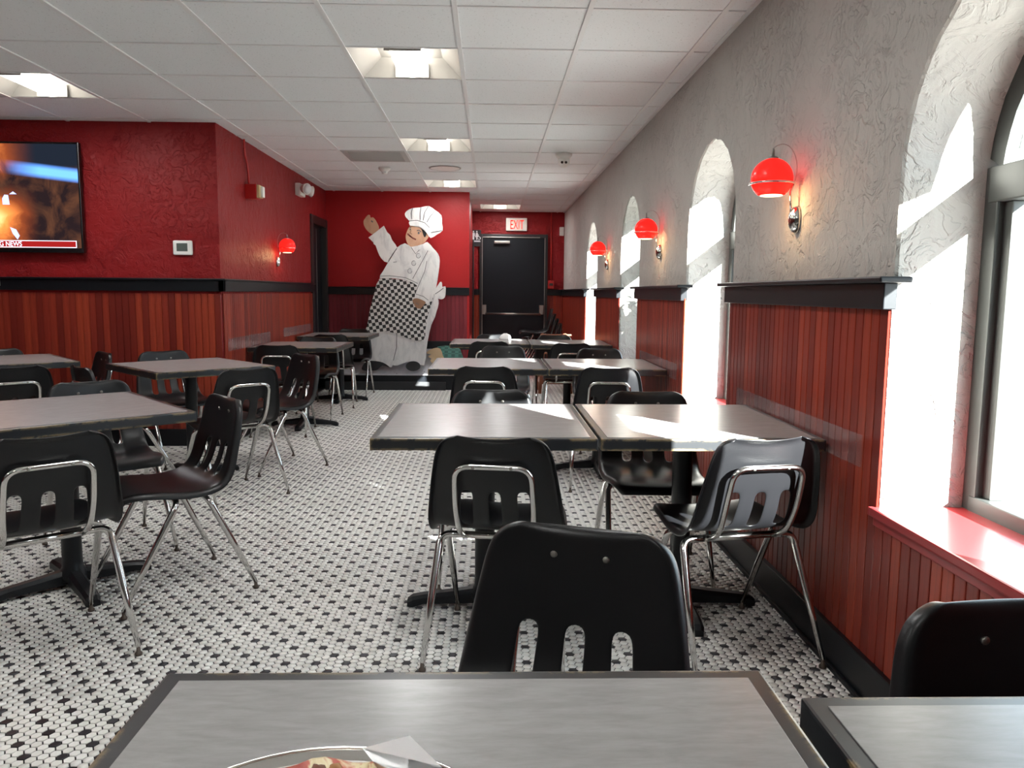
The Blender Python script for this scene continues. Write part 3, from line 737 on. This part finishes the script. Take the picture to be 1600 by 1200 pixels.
# ------------------------------------------------------------------ television and wall devices
ty = YT - .075
p0, p1 = ony(121, 224, ty), ony(138, 395, ty); xr, zt, zb = -3.115, 2.335, 1.51; xl = xr - (zt - zb) * 1.75
TV = empty('television', ((xl + xr) / 2, YT, zb)); tag(TV, 'wall mounted television showing a fire with a red news banner', 'television')
def TL(o): o.parent = TV; o.matrix_parent_inverse = Matrix.Translation(-TV.location); return o
TL(boxobj('bezel', 'tv_black', (xl, xr, ty, ty + .04, zb, zt), .005))
TL(boxobj('wall_bracket', 'tv_black', (xl + .5, xr - .5, ty + .04, YT - .001, zb + .25, zt - .25)))
sx0, sx1, sz0, sz1 = xl + .014, xr - .014, zb + .035, zt - .016
TL(boxobj('screen', 'tv_picture', (sx0, sx1, ty - .002, ty, sz0, sz1)))
bx0, bx1, bz0, bz1 = sx0 + .10, sx1 - .035, sz0 + .002, sz0 + .056
TL(boxobj('news_banner', 'ticker_white', (bx0, bx1, ty - .0035, ty - .002, bz0, bz1)))
TL(boxobj('banner_field', 'ticker_red', (bx0 + .008, bx1 - .005, ty - .0045, ty - .0035, bz0 + .005, bz1 - .005)))
tx = text_obj('banner_text', 'BREAKING NEWS', .050, 'ticker_white', Matrix.Translation((-3.575, ty - .005, bz0 + .010)) @ FACE_CAM, None, .0005, 'RIGHT', .345)
xs = [v.co.x for v in tx.data.vertices]; dx = -3.575 - max(xs)
for v in tx.data.vertices: v.co.x += dx
TL(tx)
for P_ in ([(20, 600), (40, 565), (75, 568), (90, 658), (25, 656)], [(85, 560), (120, 535), (155, 560)], [(95, 870), (150, 890), (185, 950), (165, 985), (120, 930)]):
    TL(mesh_obj('flame_core', prism(new(), [ony(x / 6, 210 + y / 6, ty - .003) for x, y in P_], .0008, (0, 1, 0)), 'flame_core'))
T_ = empty('thermostat', (-2.386, YT, 1.56)); tag(T_, 'white thermostat with grey screen on the red wall', 'thermostat')
o = boxobj('thermostat_case', 'white_plastic', (-.074, .074, -.028, 0, -.056, .056), .012, T_); boxobj('thermostat_screen', 'grey_lcd', (-.044, .040, -.030, -.026, -.028, .034), .002, T_)
sw = tag(boxobj('light_switch', 'white_plastic', (-3.82, -3.785, YT - .042, YT - .034, 1.255, 1.315), .003), 'small white plate on the black rail at the left photo edge', 'switch')
# fire alarm horn on the left wall
A = empty('fire_alarm', (XL, 6.98, 2.08)); tag(A, 'red fire alarm box with beige front and conduit to the ceiling', 'fire alarm')
boxobj('back_box', 'alarm_red', (0, .10, -.055, .055, -.062, .062), .006, A); boxobj('horn_plate', 'beige_plastic', (.10, .125, -.052, .052, -.052, .055), .004, A)
boxobj('strobe_lens', 'white_plastic', (.125, .150, -.03, .03, -.048, .045), .008, A)
mesh_obj('conduit', tube(new(), fillet([(.02, 0, .06), (.02, -.01, .20), (.018, -.09, .33), (.018, -.09, .425)], .06, 5), .009, 8), 'alarm_red', A, True)
# emergency light
A = empty('emergency_light', (XL, 8.80, 2.335)); tag(A, 'white twin head emergency light high on the red left wall', 'emergency light')
boxobj('housing', 'white_plastic', (0, .06, -.12, .12, -.075, .055), .012, A)
for y in (-.10, .085):
    m = Matrix.Translation((.10, y, -.005)) @ Matrix.Rotation(R(-35 if y < 0 else 30), 4, 'Z') @ Matrix.Rotation(R(100), 4, 'Y')
    bm = new(); disc_caps(bm, [(.030, -.045), (.045, -.02), (.062, .035), (.058, .045)], 20, m); hd = mesh_obj('lamp_head', bm, 'white_plastic', A, True)
    bm = new(); disc_caps(bm, [(.052, .043), (.050, .050), (.02, .054)], 20, m); mesh_obj('lamp_lens', bm, 'signal_grey', hd, True)
# exit sign
A = empty('exit_sign', (.405, YB, 2.307)); tag(A, 'white exit sign with red letters above the black door', 'sign')
boxobj('sign_box', 'sign_white', (-.165, .165, -.05, 0, -.10, .10), .006, A)
text_obj('sign_text', 'EXIT', .205, 'exit_red', Matrix.Translation((-.105, -.0515, -.073)) @ FACE_CAM, A, .001, width=.212)
# restroom sign
A = empty('restroom_sign', (-.232, YB - .03, 2.09)); tag(A, 'black restroom sign with white figures beside the exit door', 'sign')
boxobj('sign_plate', 'sign_black', (-.075, .075, -.012, .005, -.13, .125), .003, A)
boxobj('braille_strip', 'signal_grey', (-.062, .068, -.015, -.012, -.062, -.040), 0, A)
def figure(x, kind):
    bm = new(); disc_caps(bm, [(.0125, 0), (.0125, .003)], 12, Matrix.Translation((x, -.015, .098)) @ Matrix.Rotation(R(90), 4, 'X'))
    if kind == 0: P_ = [(-.022, .08), (.022, .08), (.024, .03), (.014, .03), (.012, -.028), (-.012, -.028), (-.014, .03), (-.024, .03)]
    else: P_ = [(-.014, .08), (.014, .08), (.026, .012), (.010, .012), (.010, -.028), (-.010, -.028), (-.010, .012), (-.026, .012)]
    prism(bm, [(x + a, -.0125, b) for a, b in P_], .003, (0, -1, 0)); mesh_obj('figure', bm, 'signal_grey', A)
figure(-.043, 0); figure(.010, 1)
bm = new(); ringp = [(.048 + .020 * math.cos(a), -.0135, -.005 + .020 * math.sin(a)) for a in [math.radians(q) for q in range(70, -200, -20)]]
tube(bm, ringp, .0035, 6); tube(bm, [(.035, -.0135, .055), (.038, -.0135, .022), (.056, -.0135, .020), (.064, -.0135, -.012), (.072, -.0135, -.012)], .004, 6); mesh_obj('wheelchair', bm, 'signal_grey', A)
# fire pull and small boxes by the exit
A = empty('fire_pull', (.965, YB, 1.37)); tag(A, 'small red fire alarm pull with conduit right of the exit door', 'fire alarm')
boxobj('pull_box', 'alarm_red', (-.05, .05, -.05, 0, -.07, .06), .006, A); boxobj('pull_handle', 'sign_black', (-.03, .03, -.058, -.05, -.02, .02), .003, A)
mesh_obj('conduit', tube(new(), [(0, -.012, .06), (-.005, -.012, 1.13)], .010, 8), 'alarm_red', A, True)
tag(boxobj('door_chime', 'white_plastic', (1.09, 1.16, YB - .045, YB, 2.14, 2.275), .008), 'small white wall box at the back right corner under the ceiling', 'wall box')
# ceiling devices
A = empty('security_camera', (.665, 7.37, ZC)); tag(A, 'white dome security camera under the ceiling tiles', 'camera')
bm = new(); disc_caps(bm, [(.075, 0), (.078, -.018), (.052, -.05)], 24); mesh_obj('mount', bm, 'white_plastic', A, True)
bm = new(); bmesh.ops.create_uvsphere(bm, u_segments=24, v_segments=14, radius=.055, matrix=Matrix.Translation((0, 0, -.072))); eye = mesh_obj('camera_ball', bm, 'white_plastic', A, True)
for x in (-.02, .016):
    bm = new(); disc_caps(bm, [(.012, 0), (.012, .004)], 12, Matrix.Translation((x, -.050, -.086)) @ Matrix.Rotation(R(105), 4, 'X')); mesh_obj('camera_lens', bm, 'tv_black', eye)
A = empty('smoke_detector', (-1.10, 8.33, ZC)); tag(A, 'small white smoke detector next to the ceiling vent', 'smoke detector')
bm = new(); disc_caps(bm, [(.062, 0), (.062, -.016), (.045, -.034), (.03, -.045), (.028, -.062)], 24); mesh_obj('detector_body', bm, 'white_plastic', A, True)
boxobj('detector_face', 'signal_grey', (-.02, .02, -.034, -.028, -.056, -.040), .003, A)
A = empty('ceiling_speaker', (-.475, 8.30, ZC)); tag(A, 'flat round speaker grille in a ceiling tile', 'speaker')
bm = new(); disc_caps(bm, [(.165, 0), (.165, -.006), (.155, -.009), (.15, -.006)], 40); mesh_obj('speaker_ring', bm, 'white_metal', A, True)
bm = new(); disc_caps(bm, [(.148, -.0055), (.147, -.0075)], 40); mesh_obj('speaker_grille', bm, 'beige_plastic' if 0 else 'white_plastic', A)
vx, vy = GX - 2 * GT, GY + 6 * GT
A = empty('ceiling_vent', (vx + GT / 2, vy + GT / 2, ZC)); tag(A, 'square white ceiling air vent with angled slats', 'vent')
h = GT / 2 - .013; bm = new()
for b in ((-h, h, -h, -h + .05, -.003, .008), (-h, h, h - .05, h, -.003, .008), (-h, -h + .05, -h + .05, h - .05, -.003, .008), (h - .05, h, -h + .05, h - .05, -.003, .008)): abox(bm, *b)
mesh_obj('vent_frame', bm, 'white_metal', A)
for k in range(7):
    y = -h + .085 + k * .068
    boxobj('slat', 'white_metal', (-h + .05, h - .05, -.036, .036, -.0015, .0015), 0, A, Matrix.Translation((0, y, .014)) @ Matrix.Rotation(R(-32), 4, 'X'))
boxobj('vent_box', 'signal_grey', (-h, h, -h, h, .06, .065), 0, A)

# clear wall guards
def guard(b, label): tag(boxobj('wall_guard', 'acrylic', b, .001), label, 'wall guard', 'clear plastic wall guards')
guard((XW - .021, XW - .016, 2.36, 3.60, .705, .805), 'clear plastic strip on the wainscot beside the second row table')
guard((XW - .021, XW - .016, 4.80, 6.00, .705, .805), 'clear plastic strip on the wainscot beside the third row table')
guard((XL + .016, XL + .021, 6.32, 7.52, .75, .85), 'clear plastic strip on the boards beside the nearer wall table')
guard((XL + .016, XL + .021, 8.02, 9.20, .77, .86), 'clear plastic strip on the boards beside the farther wall table')

# ------------------------------------------------------------------ platform and painted chef
PF = empty('chef_platform', (-1.28, 9.86, 0)); tag(PF, 'low platform with black front and white sloping board under the chef', 'platform')
def PL(o): o.parent = PF; o.matrix_parent_inverse = Matrix.Translation((1.28, -9.86, 0)); return o
PL(boxobj('riser', 'paint_black', (XL + .035, -.42, 9.90, 10.20, .0, .195), .004))
PL(boxobj('kick_board', 'mat_dark', (XL + .035, -.56, 9.86, 9.90, 0, .105), .004))
PL(mesh_obj('sloping_board', prism(new(), [(XL + .035, 9.885, .196), (-.40, 9.885, .196), (-.40, 10.222, .500), (XL + .035, 10.222, .500)], .012, (0, .67, -.74)), 'board_white'))
PL(boxobj('board_edge', 'board_white', (XL + .035, -.40, 9.878, 9.890, .186, .204), .002))
sl_n = Vector((0, -.67, .74))
for px, py in ((673, 544), (665, 551), (620, 584), (663, 581), (590, 577), (541, 546), (700, 580)):
    yy = 10.0; p = ony(px, py, yy)
    for _ in range(6):
        yy = 9.885 + (p.z - .196) / .304 * .337; p = ony(px, py, yy)
    bm = new(); disc_caps(bm, [(.006, 0), (.005, .004)], 8, Matrix.Translation(p) @ Vector((0, 0, 1)).rotation_difference(sl_n).to_matrix().to_4x4()); PL(mesh_obj('nail_head', bm, 'sign_black'))

CY = 9.862; K = 180 / 771
CF = empty('chef_cutout', tuple(ony(615, 580, CY))); CF.location.z = .196
tag(CF, 'tall painted plywood chef waving, with white hat and checkered apron', 'cutout figure')
def CP(x, y): return ony(540 + x * K, 310 + y * K, CY)
def CL_(o): o.parent = CF; o.matrix_parent_inverse = Matrix.Translation(-CF.location); return o
def smooth_poly(P_, n=3):
    out = []
    N_ = len(P_)
    for i in range(N_):
        a, b, c_, d = [Vector(P_[(i + k) % N_]) for k in (-1, 0, 1, 2)]
        for q in range(n):
            u = q / n
            out.append(.5 * ((2 * b) + (c_ - a) * u + (2 * a - 5 * b + 4 * c_ - d) * u * u + (3 * b - a - 3 * c_ + d) * u ** 3))
    return out
def plate(name, P_, mat, layer, th=.012, sm=3, parent=None):
    Q = smooth_poly(P_, sm) if sm > 1 else [Vector(p) for p in P_]
    pts = [CP(p[0], p[1]) + Vector((0, -layer, 0)) for p in Q]
    o = CL_(mesh_obj(name, prism(new(), pts, th, (0, 1, 0)), mat))
    if parent: o.parent = parent
    return o
def stroke(name, P_, layer, wd=.004, mat='paint_line', parent=None):
    pts = [CP(*p) + Vector((0, -layer, 0)) for p in P_]
    # flat brush line
    bm = new(); L = []
    for i, p in enumerate(pts):
        d = (pts[min(i + 1, len(pts) - 1)] - pts[max(i - 1, 0)]).normalized(); s_ = Vector((d.z, 0, -d.x)) * wd * 1.5
        L.append((bm.verts.new(p + s_), bm.verts.new(p - s_)))
    for a, b in zip(L, L[1:]): bm.faces.new((a[0], b[0], b[1], a[1]))
    bmesh.ops.solidify(bm, geom=bm.faces[:], thickness=.001)
    o = CL_(mesh_obj(name, bm, mat))
    if parent: o.parent = parent
    return o
plate('trouser_leg', [(342, 905), (420, 935), (525, 950), (546, 900), (540, 1000), (525, 1118), (440, 1090), (380, 1105), (318, 1118), (335, 1010)], 'paint_trouser', 0, sm=2)
plate('trouser_leg', [(168, 890), (260, 885), (344, 903), (342, 1000), (322, 1080), (305, 1132), (240, 1100), (145, 1090), (165, 1000)], 'paint_trouser', .004, sm=2)
plate('coat_tail', [(520, 955), (545, 800), (570, 720), (590, 650), (612, 645), (618, 700), (600, 790), (572, 850), (548, 960), (535, 1040)], 'paint_trouser', .002, sm=2)
plate('shoe', [(108, 1138), (130, 1100), (175, 1086), (250, 1098), (295, 1130), (245, 1120), (205, 1148), (130, 1152)], 'sign_black', .008)
plate('shoe', [(452 + 49 * math.cos(a * math.pi / 6), 1122 + 33 * math.sin(a * math.pi / 6)) for a in range(12)], 'sign_black', .008)
ap_ = plate('apron', [(228, 537), (330, 540), (420, 552), (485, 585), (530, 640), (588, 652), (570, 720), (547, 800), (535, 880), (520, 952), (420, 938), (330, 902), (250, 890), (141, 896), (150, 830), (165, 740), (195, 630)], 'apron_check', .012, sm=2)
bw = plate('bow', [(595, 645), (598, 615), (632, 560), (645, 566), (648, 592), (668, 588), (670, 625), (664, 662), (640, 676), (610, 665)], 'paint_white', .006, sm=2)
plate('bow_tail', [(600, 655), (622, 680), (618, 730), (590, 800), (575, 827), (572, 790), (585, 720)], 'paint_white', .005, sm=2)
stroke('paint_line', [(600, 640), (630, 620), (655, 600)], .0068, .003, parent=bw)
ja = plate('jacket', [(345, 330), (395, 302), (440, 325), (520, 305), (548, 292), (585, 332), (620, 372), (631, 420), (622, 500), (606, 600), (590, 650), (560, 700), (540, 705), (512, 680), (465, 665), (474, 625), (480, 585), (420, 552), (320, 535), (230, 533), (250, 490), (285, 430), (318, 370)], 'paint_white', .018, sm=2)
ar = plate('sleeve', [(188, 292), (278, 225), (312, 280), (346, 328), (338, 365), (284, 430), (240, 402), (218, 360), (202, 315)], 'paint_white', .016, sm=2)
plate('cuff', [(154, 263), (205, 225), (257, 184), (279, 226), (235, 260), (189, 297)], 'paint_white', .020, sm=1)
plate('cuff', [(466, 640), (510, 652), (556, 680), (538, 706), (512, 682), (462, 668)], 'paint_white', .021, sm=1)
hd = plate('hand', [(121, 155), (133, 132), (150, 112), (162, 112), (168, 130), (185, 128), (206, 155), (224, 205), (186, 240), (150, 220), (126, 185)], 'paint_skin', .012)
stroke('paint_line', [(172, 150), (184, 160)], .0128, .005, parent=hd)
hd = plate('hand', [(449, 682), (470, 668), (500, 674), (537, 694), (522, 715), (500, 738), (470, 728), (458, 705)], 'paint_skin_dark', .022)
stroke('paint_line', [(470, 700), (492, 712)], .0228, .002, parent=hd)
fc = plate('face', [(430, 188), (455, 178), (500, 188), (530, 215), (556, 250), (545, 275), (522, 300), (470, 324), (430, 320), (410, 292), (403, 255), (412, 220)], 'paint_skin', .014)
plate('hair', [(498, 188), (530, 205), (543, 232), (532, 262), (520, 245), (512, 215)], 'sign_black', .0148, .002, 2, fc)
plate('eye', [(490 + 7 * math.cos(a * math.pi / 4), 232 + 9 * math.sin(a * math.pi / 4)) for a in range(8)], 'paint_line', .0148, .002, 1, fc)
plate('eye', [(434 + 5 * math.cos(a * math.pi / 4), 208 + 7 * math.sin(a * math.pi / 4)) for a in range(8)], 'paint_line', .0148, .002, 1, fc)
stroke('mouth', [(415, 236), (432, 252), (450, 266), (472, 276)], .0150, .006, 'paint_lips', fc)
stroke('paint_line', [(440, 214), (432, 232), (446, 240)], .0150, .003, 'paint_skin_dark', fc)
stroke('eyebrow', [(478, 216), (494, 214), (506, 226)], .0150, .004, 'paint_line', fc)
stroke('eyebrow', [(428, 196), (440, 192)], .0150, .004, 'paint_line', fc)
ht = plate('chef_hat', [(398, 103), (415, 82), (450, 66), (500, 62), (556, 52), (600, 80), (641, 115), (645, 165), (649, 216), (612, 242), (570, 266), (545, 235), (500, 196), (430, 182), (428, 152), (405, 128)], 'paint_white', .019, sm=2)
plate('hat_band', [(430, 150), (480, 148), (530, 165), (560, 195), (568, 235), (548, 238), (525, 208), (490, 188), (432, 182)], 'paint_white', .024, sm=2, parent=ht)
for P_ in ([(428, 152), (480, 148), (530, 164), (562, 196)], [(450, 68), (440, 100), (445, 140)], [(505, 63), (500, 100), (500, 145)], [(556, 53), (530, 95), (520, 148)], [(600, 82), (565, 125), (545, 160)], [(648, 216), (600, 225), (572, 230)]): stroke('paint_line', P_, .0246, .0025, parent=ht)
plate('collar', [(345, 332), (398, 301), (440, 327), (480, 332), (545, 293), (592, 345), (588, 362), (540, 345), (492, 345), (468, 372), (440, 350), (418, 322), (380, 318)], 'paint_white', .024, sm=2, parent=ja)
for P_ in ([(552, 350), (520, 410), (485, 475), (450, 538)], [(232, 520), (300, 518), (400, 530), (485, 570)], [(345, 335), (320, 370), (288, 425)], [(440, 328), (470, 372), (495, 345)], [(545, 420), (530, 490), (495, 570), (470, 630)], [(470, 640), (520, 655), (555, 682)], [(320, 428), (345, 424)]): stroke('paint_line', P_, .0252, .0022, parent=ja)
for x, y in ((488, 384), (457, 434), (431, 486)):
    plate('button', [(x + 17 * math.cos(a * math.pi / 6), y + 19 * math.sin(a * math.pi / 6)) for a in range(12)], 'paint_trouser', .0192, .003, 1, ja)
    stroke('paint_line', [(x + 14 * math.cos(a * math.pi / 6), y + 16 * math.sin(a * math.pi / 6)) for a in range(11)], .0202, .0015, parent=ja)
stroke('paint_line', [(343, 905), (341, 1000), (320, 1085)], .0052, .003)
# green cloth with a tan bundle on the sloping board
B = empty('cloth_bundle', (-.62, 9.93, .25)); tag(B, 'green woven cloth wrapped around a tan bundle on the white board', 'cloth bundle')
def slope_pt(px, py, lift):
    yy = 10.05; p = ony(px, py, yy)
    for _ in range(8):
        yy = 9.885 + (p.z - .196) / .304 * .337; p = ony(px, py, yy - lift)
    return p
def BL(o): o.parent = B; o.matrix_parent_inverse = Matrix.Translation(-B.location); return o
gp = [(683, 542), (695, 540), (712, 541), (719, 546), (723, 557), (724, 564), (694, 562), (690, 551)]
BL(mesh_obj('green_wrap', prism(new(), [slope_pt(a, b, .07) for a, b in gp], .045, (0, 1, 0)), 'green_weave'))
for P_ in ([(692, 561), (688, 545), (676, 545), (667, 550), (669, 553), (680, 554)], [(693, 564), (690, 553), (676, 553), (669, 557), (674, 560)], [(694, 570), (690, 558), (678, 559), (672, 564), (680, 569)]):
    BL(mesh_obj('tan_lobe', prism(new(), [slope_pt(a, b, .075) for a, b in smooth_poly(P_, 3)], .05, (0, 1, 0)), 'tan_cloth'))

# ------------------------------------------------------------------ small things
bo = empty('white_bowl', (.155, 8.16, TH + .001)); tag(bo, 'small white upturned bowl on the farthest aisle table', 'bowl')
bm = new(); disc_caps(bm, [(.062, 0), (.060, .02), (.050, .042), (.030, .055), (.018, .058)], 20); mesh_obj('bowl_body', bm, 'paper', bo, True)
bm = new(); disc_caps(bm, [(.022, .056), (.022, .063), (.018, .063)], 16); mesh_obj('bowl_foot', bm, 'paper', bo, True)
# wooden high chair beyond the last row
Hc = empty('high_chair', (.80, 9.75, 0)); tag(Hc, 'brown wooden high chair behind the farthest row of tables', 'high chair')
for sx in (-1, 1):
    for sy in (-1, 1):
        m = Matrix.Translation((sx * .19, sy * .19, 0)) @ Matrix.Rotation(R(-4 * sx), 4, 'Y') @ Matrix.Rotation(R(4 * sy), 4, 'X')
        boxobj('leg', 'wood_brown', (-.02, .02, -.02, .02, .003, .73), .004, Hc, m)
for z in (.12, .22, .60):
    for s in (-1, 1):
        k = .19 - z * .065
        boxobj('rail', 'wood_brown', (-k, k, s * k - .009, s * k + .009, z, z + .055), .003, Hc)
        boxobj('rail', 'wood_brown', (s * k - .009, s * k + .009, -k, k, z, z + .055), .003, Hc)
boxobj('seat', 'wood_brown', (-.16, .16, -.16, .16, .49, .508), .004, Hc)
boxobj('tray_bar', 'wood_brown', (-.19, .19, -.20, -.15, .715, .735), .006, Hc)
# pizza
pc = (-.150, .590)
pan = empty('pizza_pan', (*pc, TH)); tag(pan, 'round silver pizza pan at the bottom of the photo', 'pan')
bm = new(); lathe(bm, [(1e-4, .0005), (.160, .0005), (.168, .004), (.182, .0125)], 64); mesh_obj('pan_base', bm, 'pan_steel', pan, True)
ring = [(.1825 * math.cos(2 * math.pi * k / 64), .1825 * math.sin(2 * math.pi * k / 64), .0125) for k in range(65)]
mesh_obj('pan_rim', tube(new(), ring, .0018, 8), 'pan_steel', pan, True)
bm = new(); disc_caps(bm, [(.172, .0052), (.171, .0060)], 48); mesh_obj('pan_liner', bm, 'liner', pan)
pz = empty('pizza', (*pc, TH + .0085)); tag(pz, 'pizza with red sauce, cheese and meat in the silver pan', 'pizza')
bm = new(); prof = [(.002, .008), (.05, .008), (.10, .008), (.135, .009), (.148, .016), (.156, .012), (.158, .004), (.154, .0)]
lathe(bm, [(r_ * .985, z_ * .8) for r_, z_ in prof], 72)
for v in bm.verts: v.co.z += .004 * math.sin(v.co.x * 90) * math.sin(v.co.y * 110 + 1) if v.co.z > .006 else 0
mesh_obj('pizza_body', bm, 'pizza_top', pz, True)
for k in range(64):
    a = random.uniform(20, 160); rr_ = random.uniform(.105, .146); x, y = rr_ * math.cos(R(a)), rr_ * math.sin(R(a)); sz = random.uniform(.004, .009)
    bm = new(); bmesh.ops.create_icosphere(bm, subdivisions=2, radius=sz)
    for v in bm.verts: v.co *= random.uniform(.75, 1.25); v.co.z *= .75
    bmesh.ops.translate(bm, verts=bm.verts, vec=(x, y, .009 + sz * .3)); mesh_obj('topping', bm, random.choice(['sauce', 'sauce', 'sausage', 'crust']), pz, True)
npk = [onz(px, py, TH + .030) for px, py in ((640, 1146), (566, 1169), (600, 1212), (705, 1235), (690, 1198))]
bm = new(); a = [bm.verts.new(p + Vector((0, 0, z))) for p, z in zip(npk, (-.002, .0, .0, .0, .0))]; bm.faces.new(a); bmesh.ops.solidify(bm, geom=bm.faces[:], thickness=.0006)
tag(mesh_obj('paper_napkin', bm, 'paper'), 'white paper sheet sticking out beside the pizza pan', 'paper')

# shrub outside that keeps the sun off the third window's lower reveal
SB = empty('garden_shrub', (2.35, 5.75, -.15)); tag(SB, 'leafy shrub growing outside the third window', 'shrub')
bm = new(); rs = random.Random(3)
for k in range(5200):
    u, v_, q = rs.uniform(0, 2 * math.pi), rs.uniform(-1, 1), rs.uniform(.55, 1) ; s_ = math.sqrt(1 - v_ * v_)
    p = Vector((math.cos(u) * s_ * .50 * q, math.sin(u) * s_ * .55 * q, 1.12 + v_ * 1.05 * q)); m = Matrix.Translation(p) @ Matrix.Rotation(rs.uniform(0, 6.3), 4, Vector((rs.gauss(0, 1), rs.gauss(0, 1), rs.gauss(0, 1))).normalized())
    bm.faces.new([bm.verts.new(m @ Vector(c_)) for c_ in ((-.05, 0, 0), (0, -.025, .006), (.055, 0, 0), (0, .025, .006))])
o = mesh_obj('foliage', bm, 'leaf', SB); o['kind'] = 'stuff'
mesh_obj('stem', tube(new(), [(0, 0, 0), (.03, .02, .6), (0, 0, 1.5)], [.04, .03, .012], 8), 'bark', SB, True)

# unseen lantern shape above the first window, added to block a stray sun patch
LN = empty('added_sun_blocker', (1.50, 1.44, 2.10)); tag(LN, 'unseen lantern-shaped sun blocker added on the outer wall above the nearest window', 'sun blocker')
mesh_obj('bracket', tube(new(), fillet([(0, 0, .16), (.16, 0, .20), (.19, 0, .12)], .05, 5), .012, 8), 'cast_iron', LN, True)
bm = new(); disc_caps(bm, [(.03, .15), (.15, .10), (.155, .085), (.13, -.12), (.06, -.14)], 6, Matrix.Translation((.22, 0, 0))); mesh_obj('blocker_body', bm, 'cast_iron', LN)
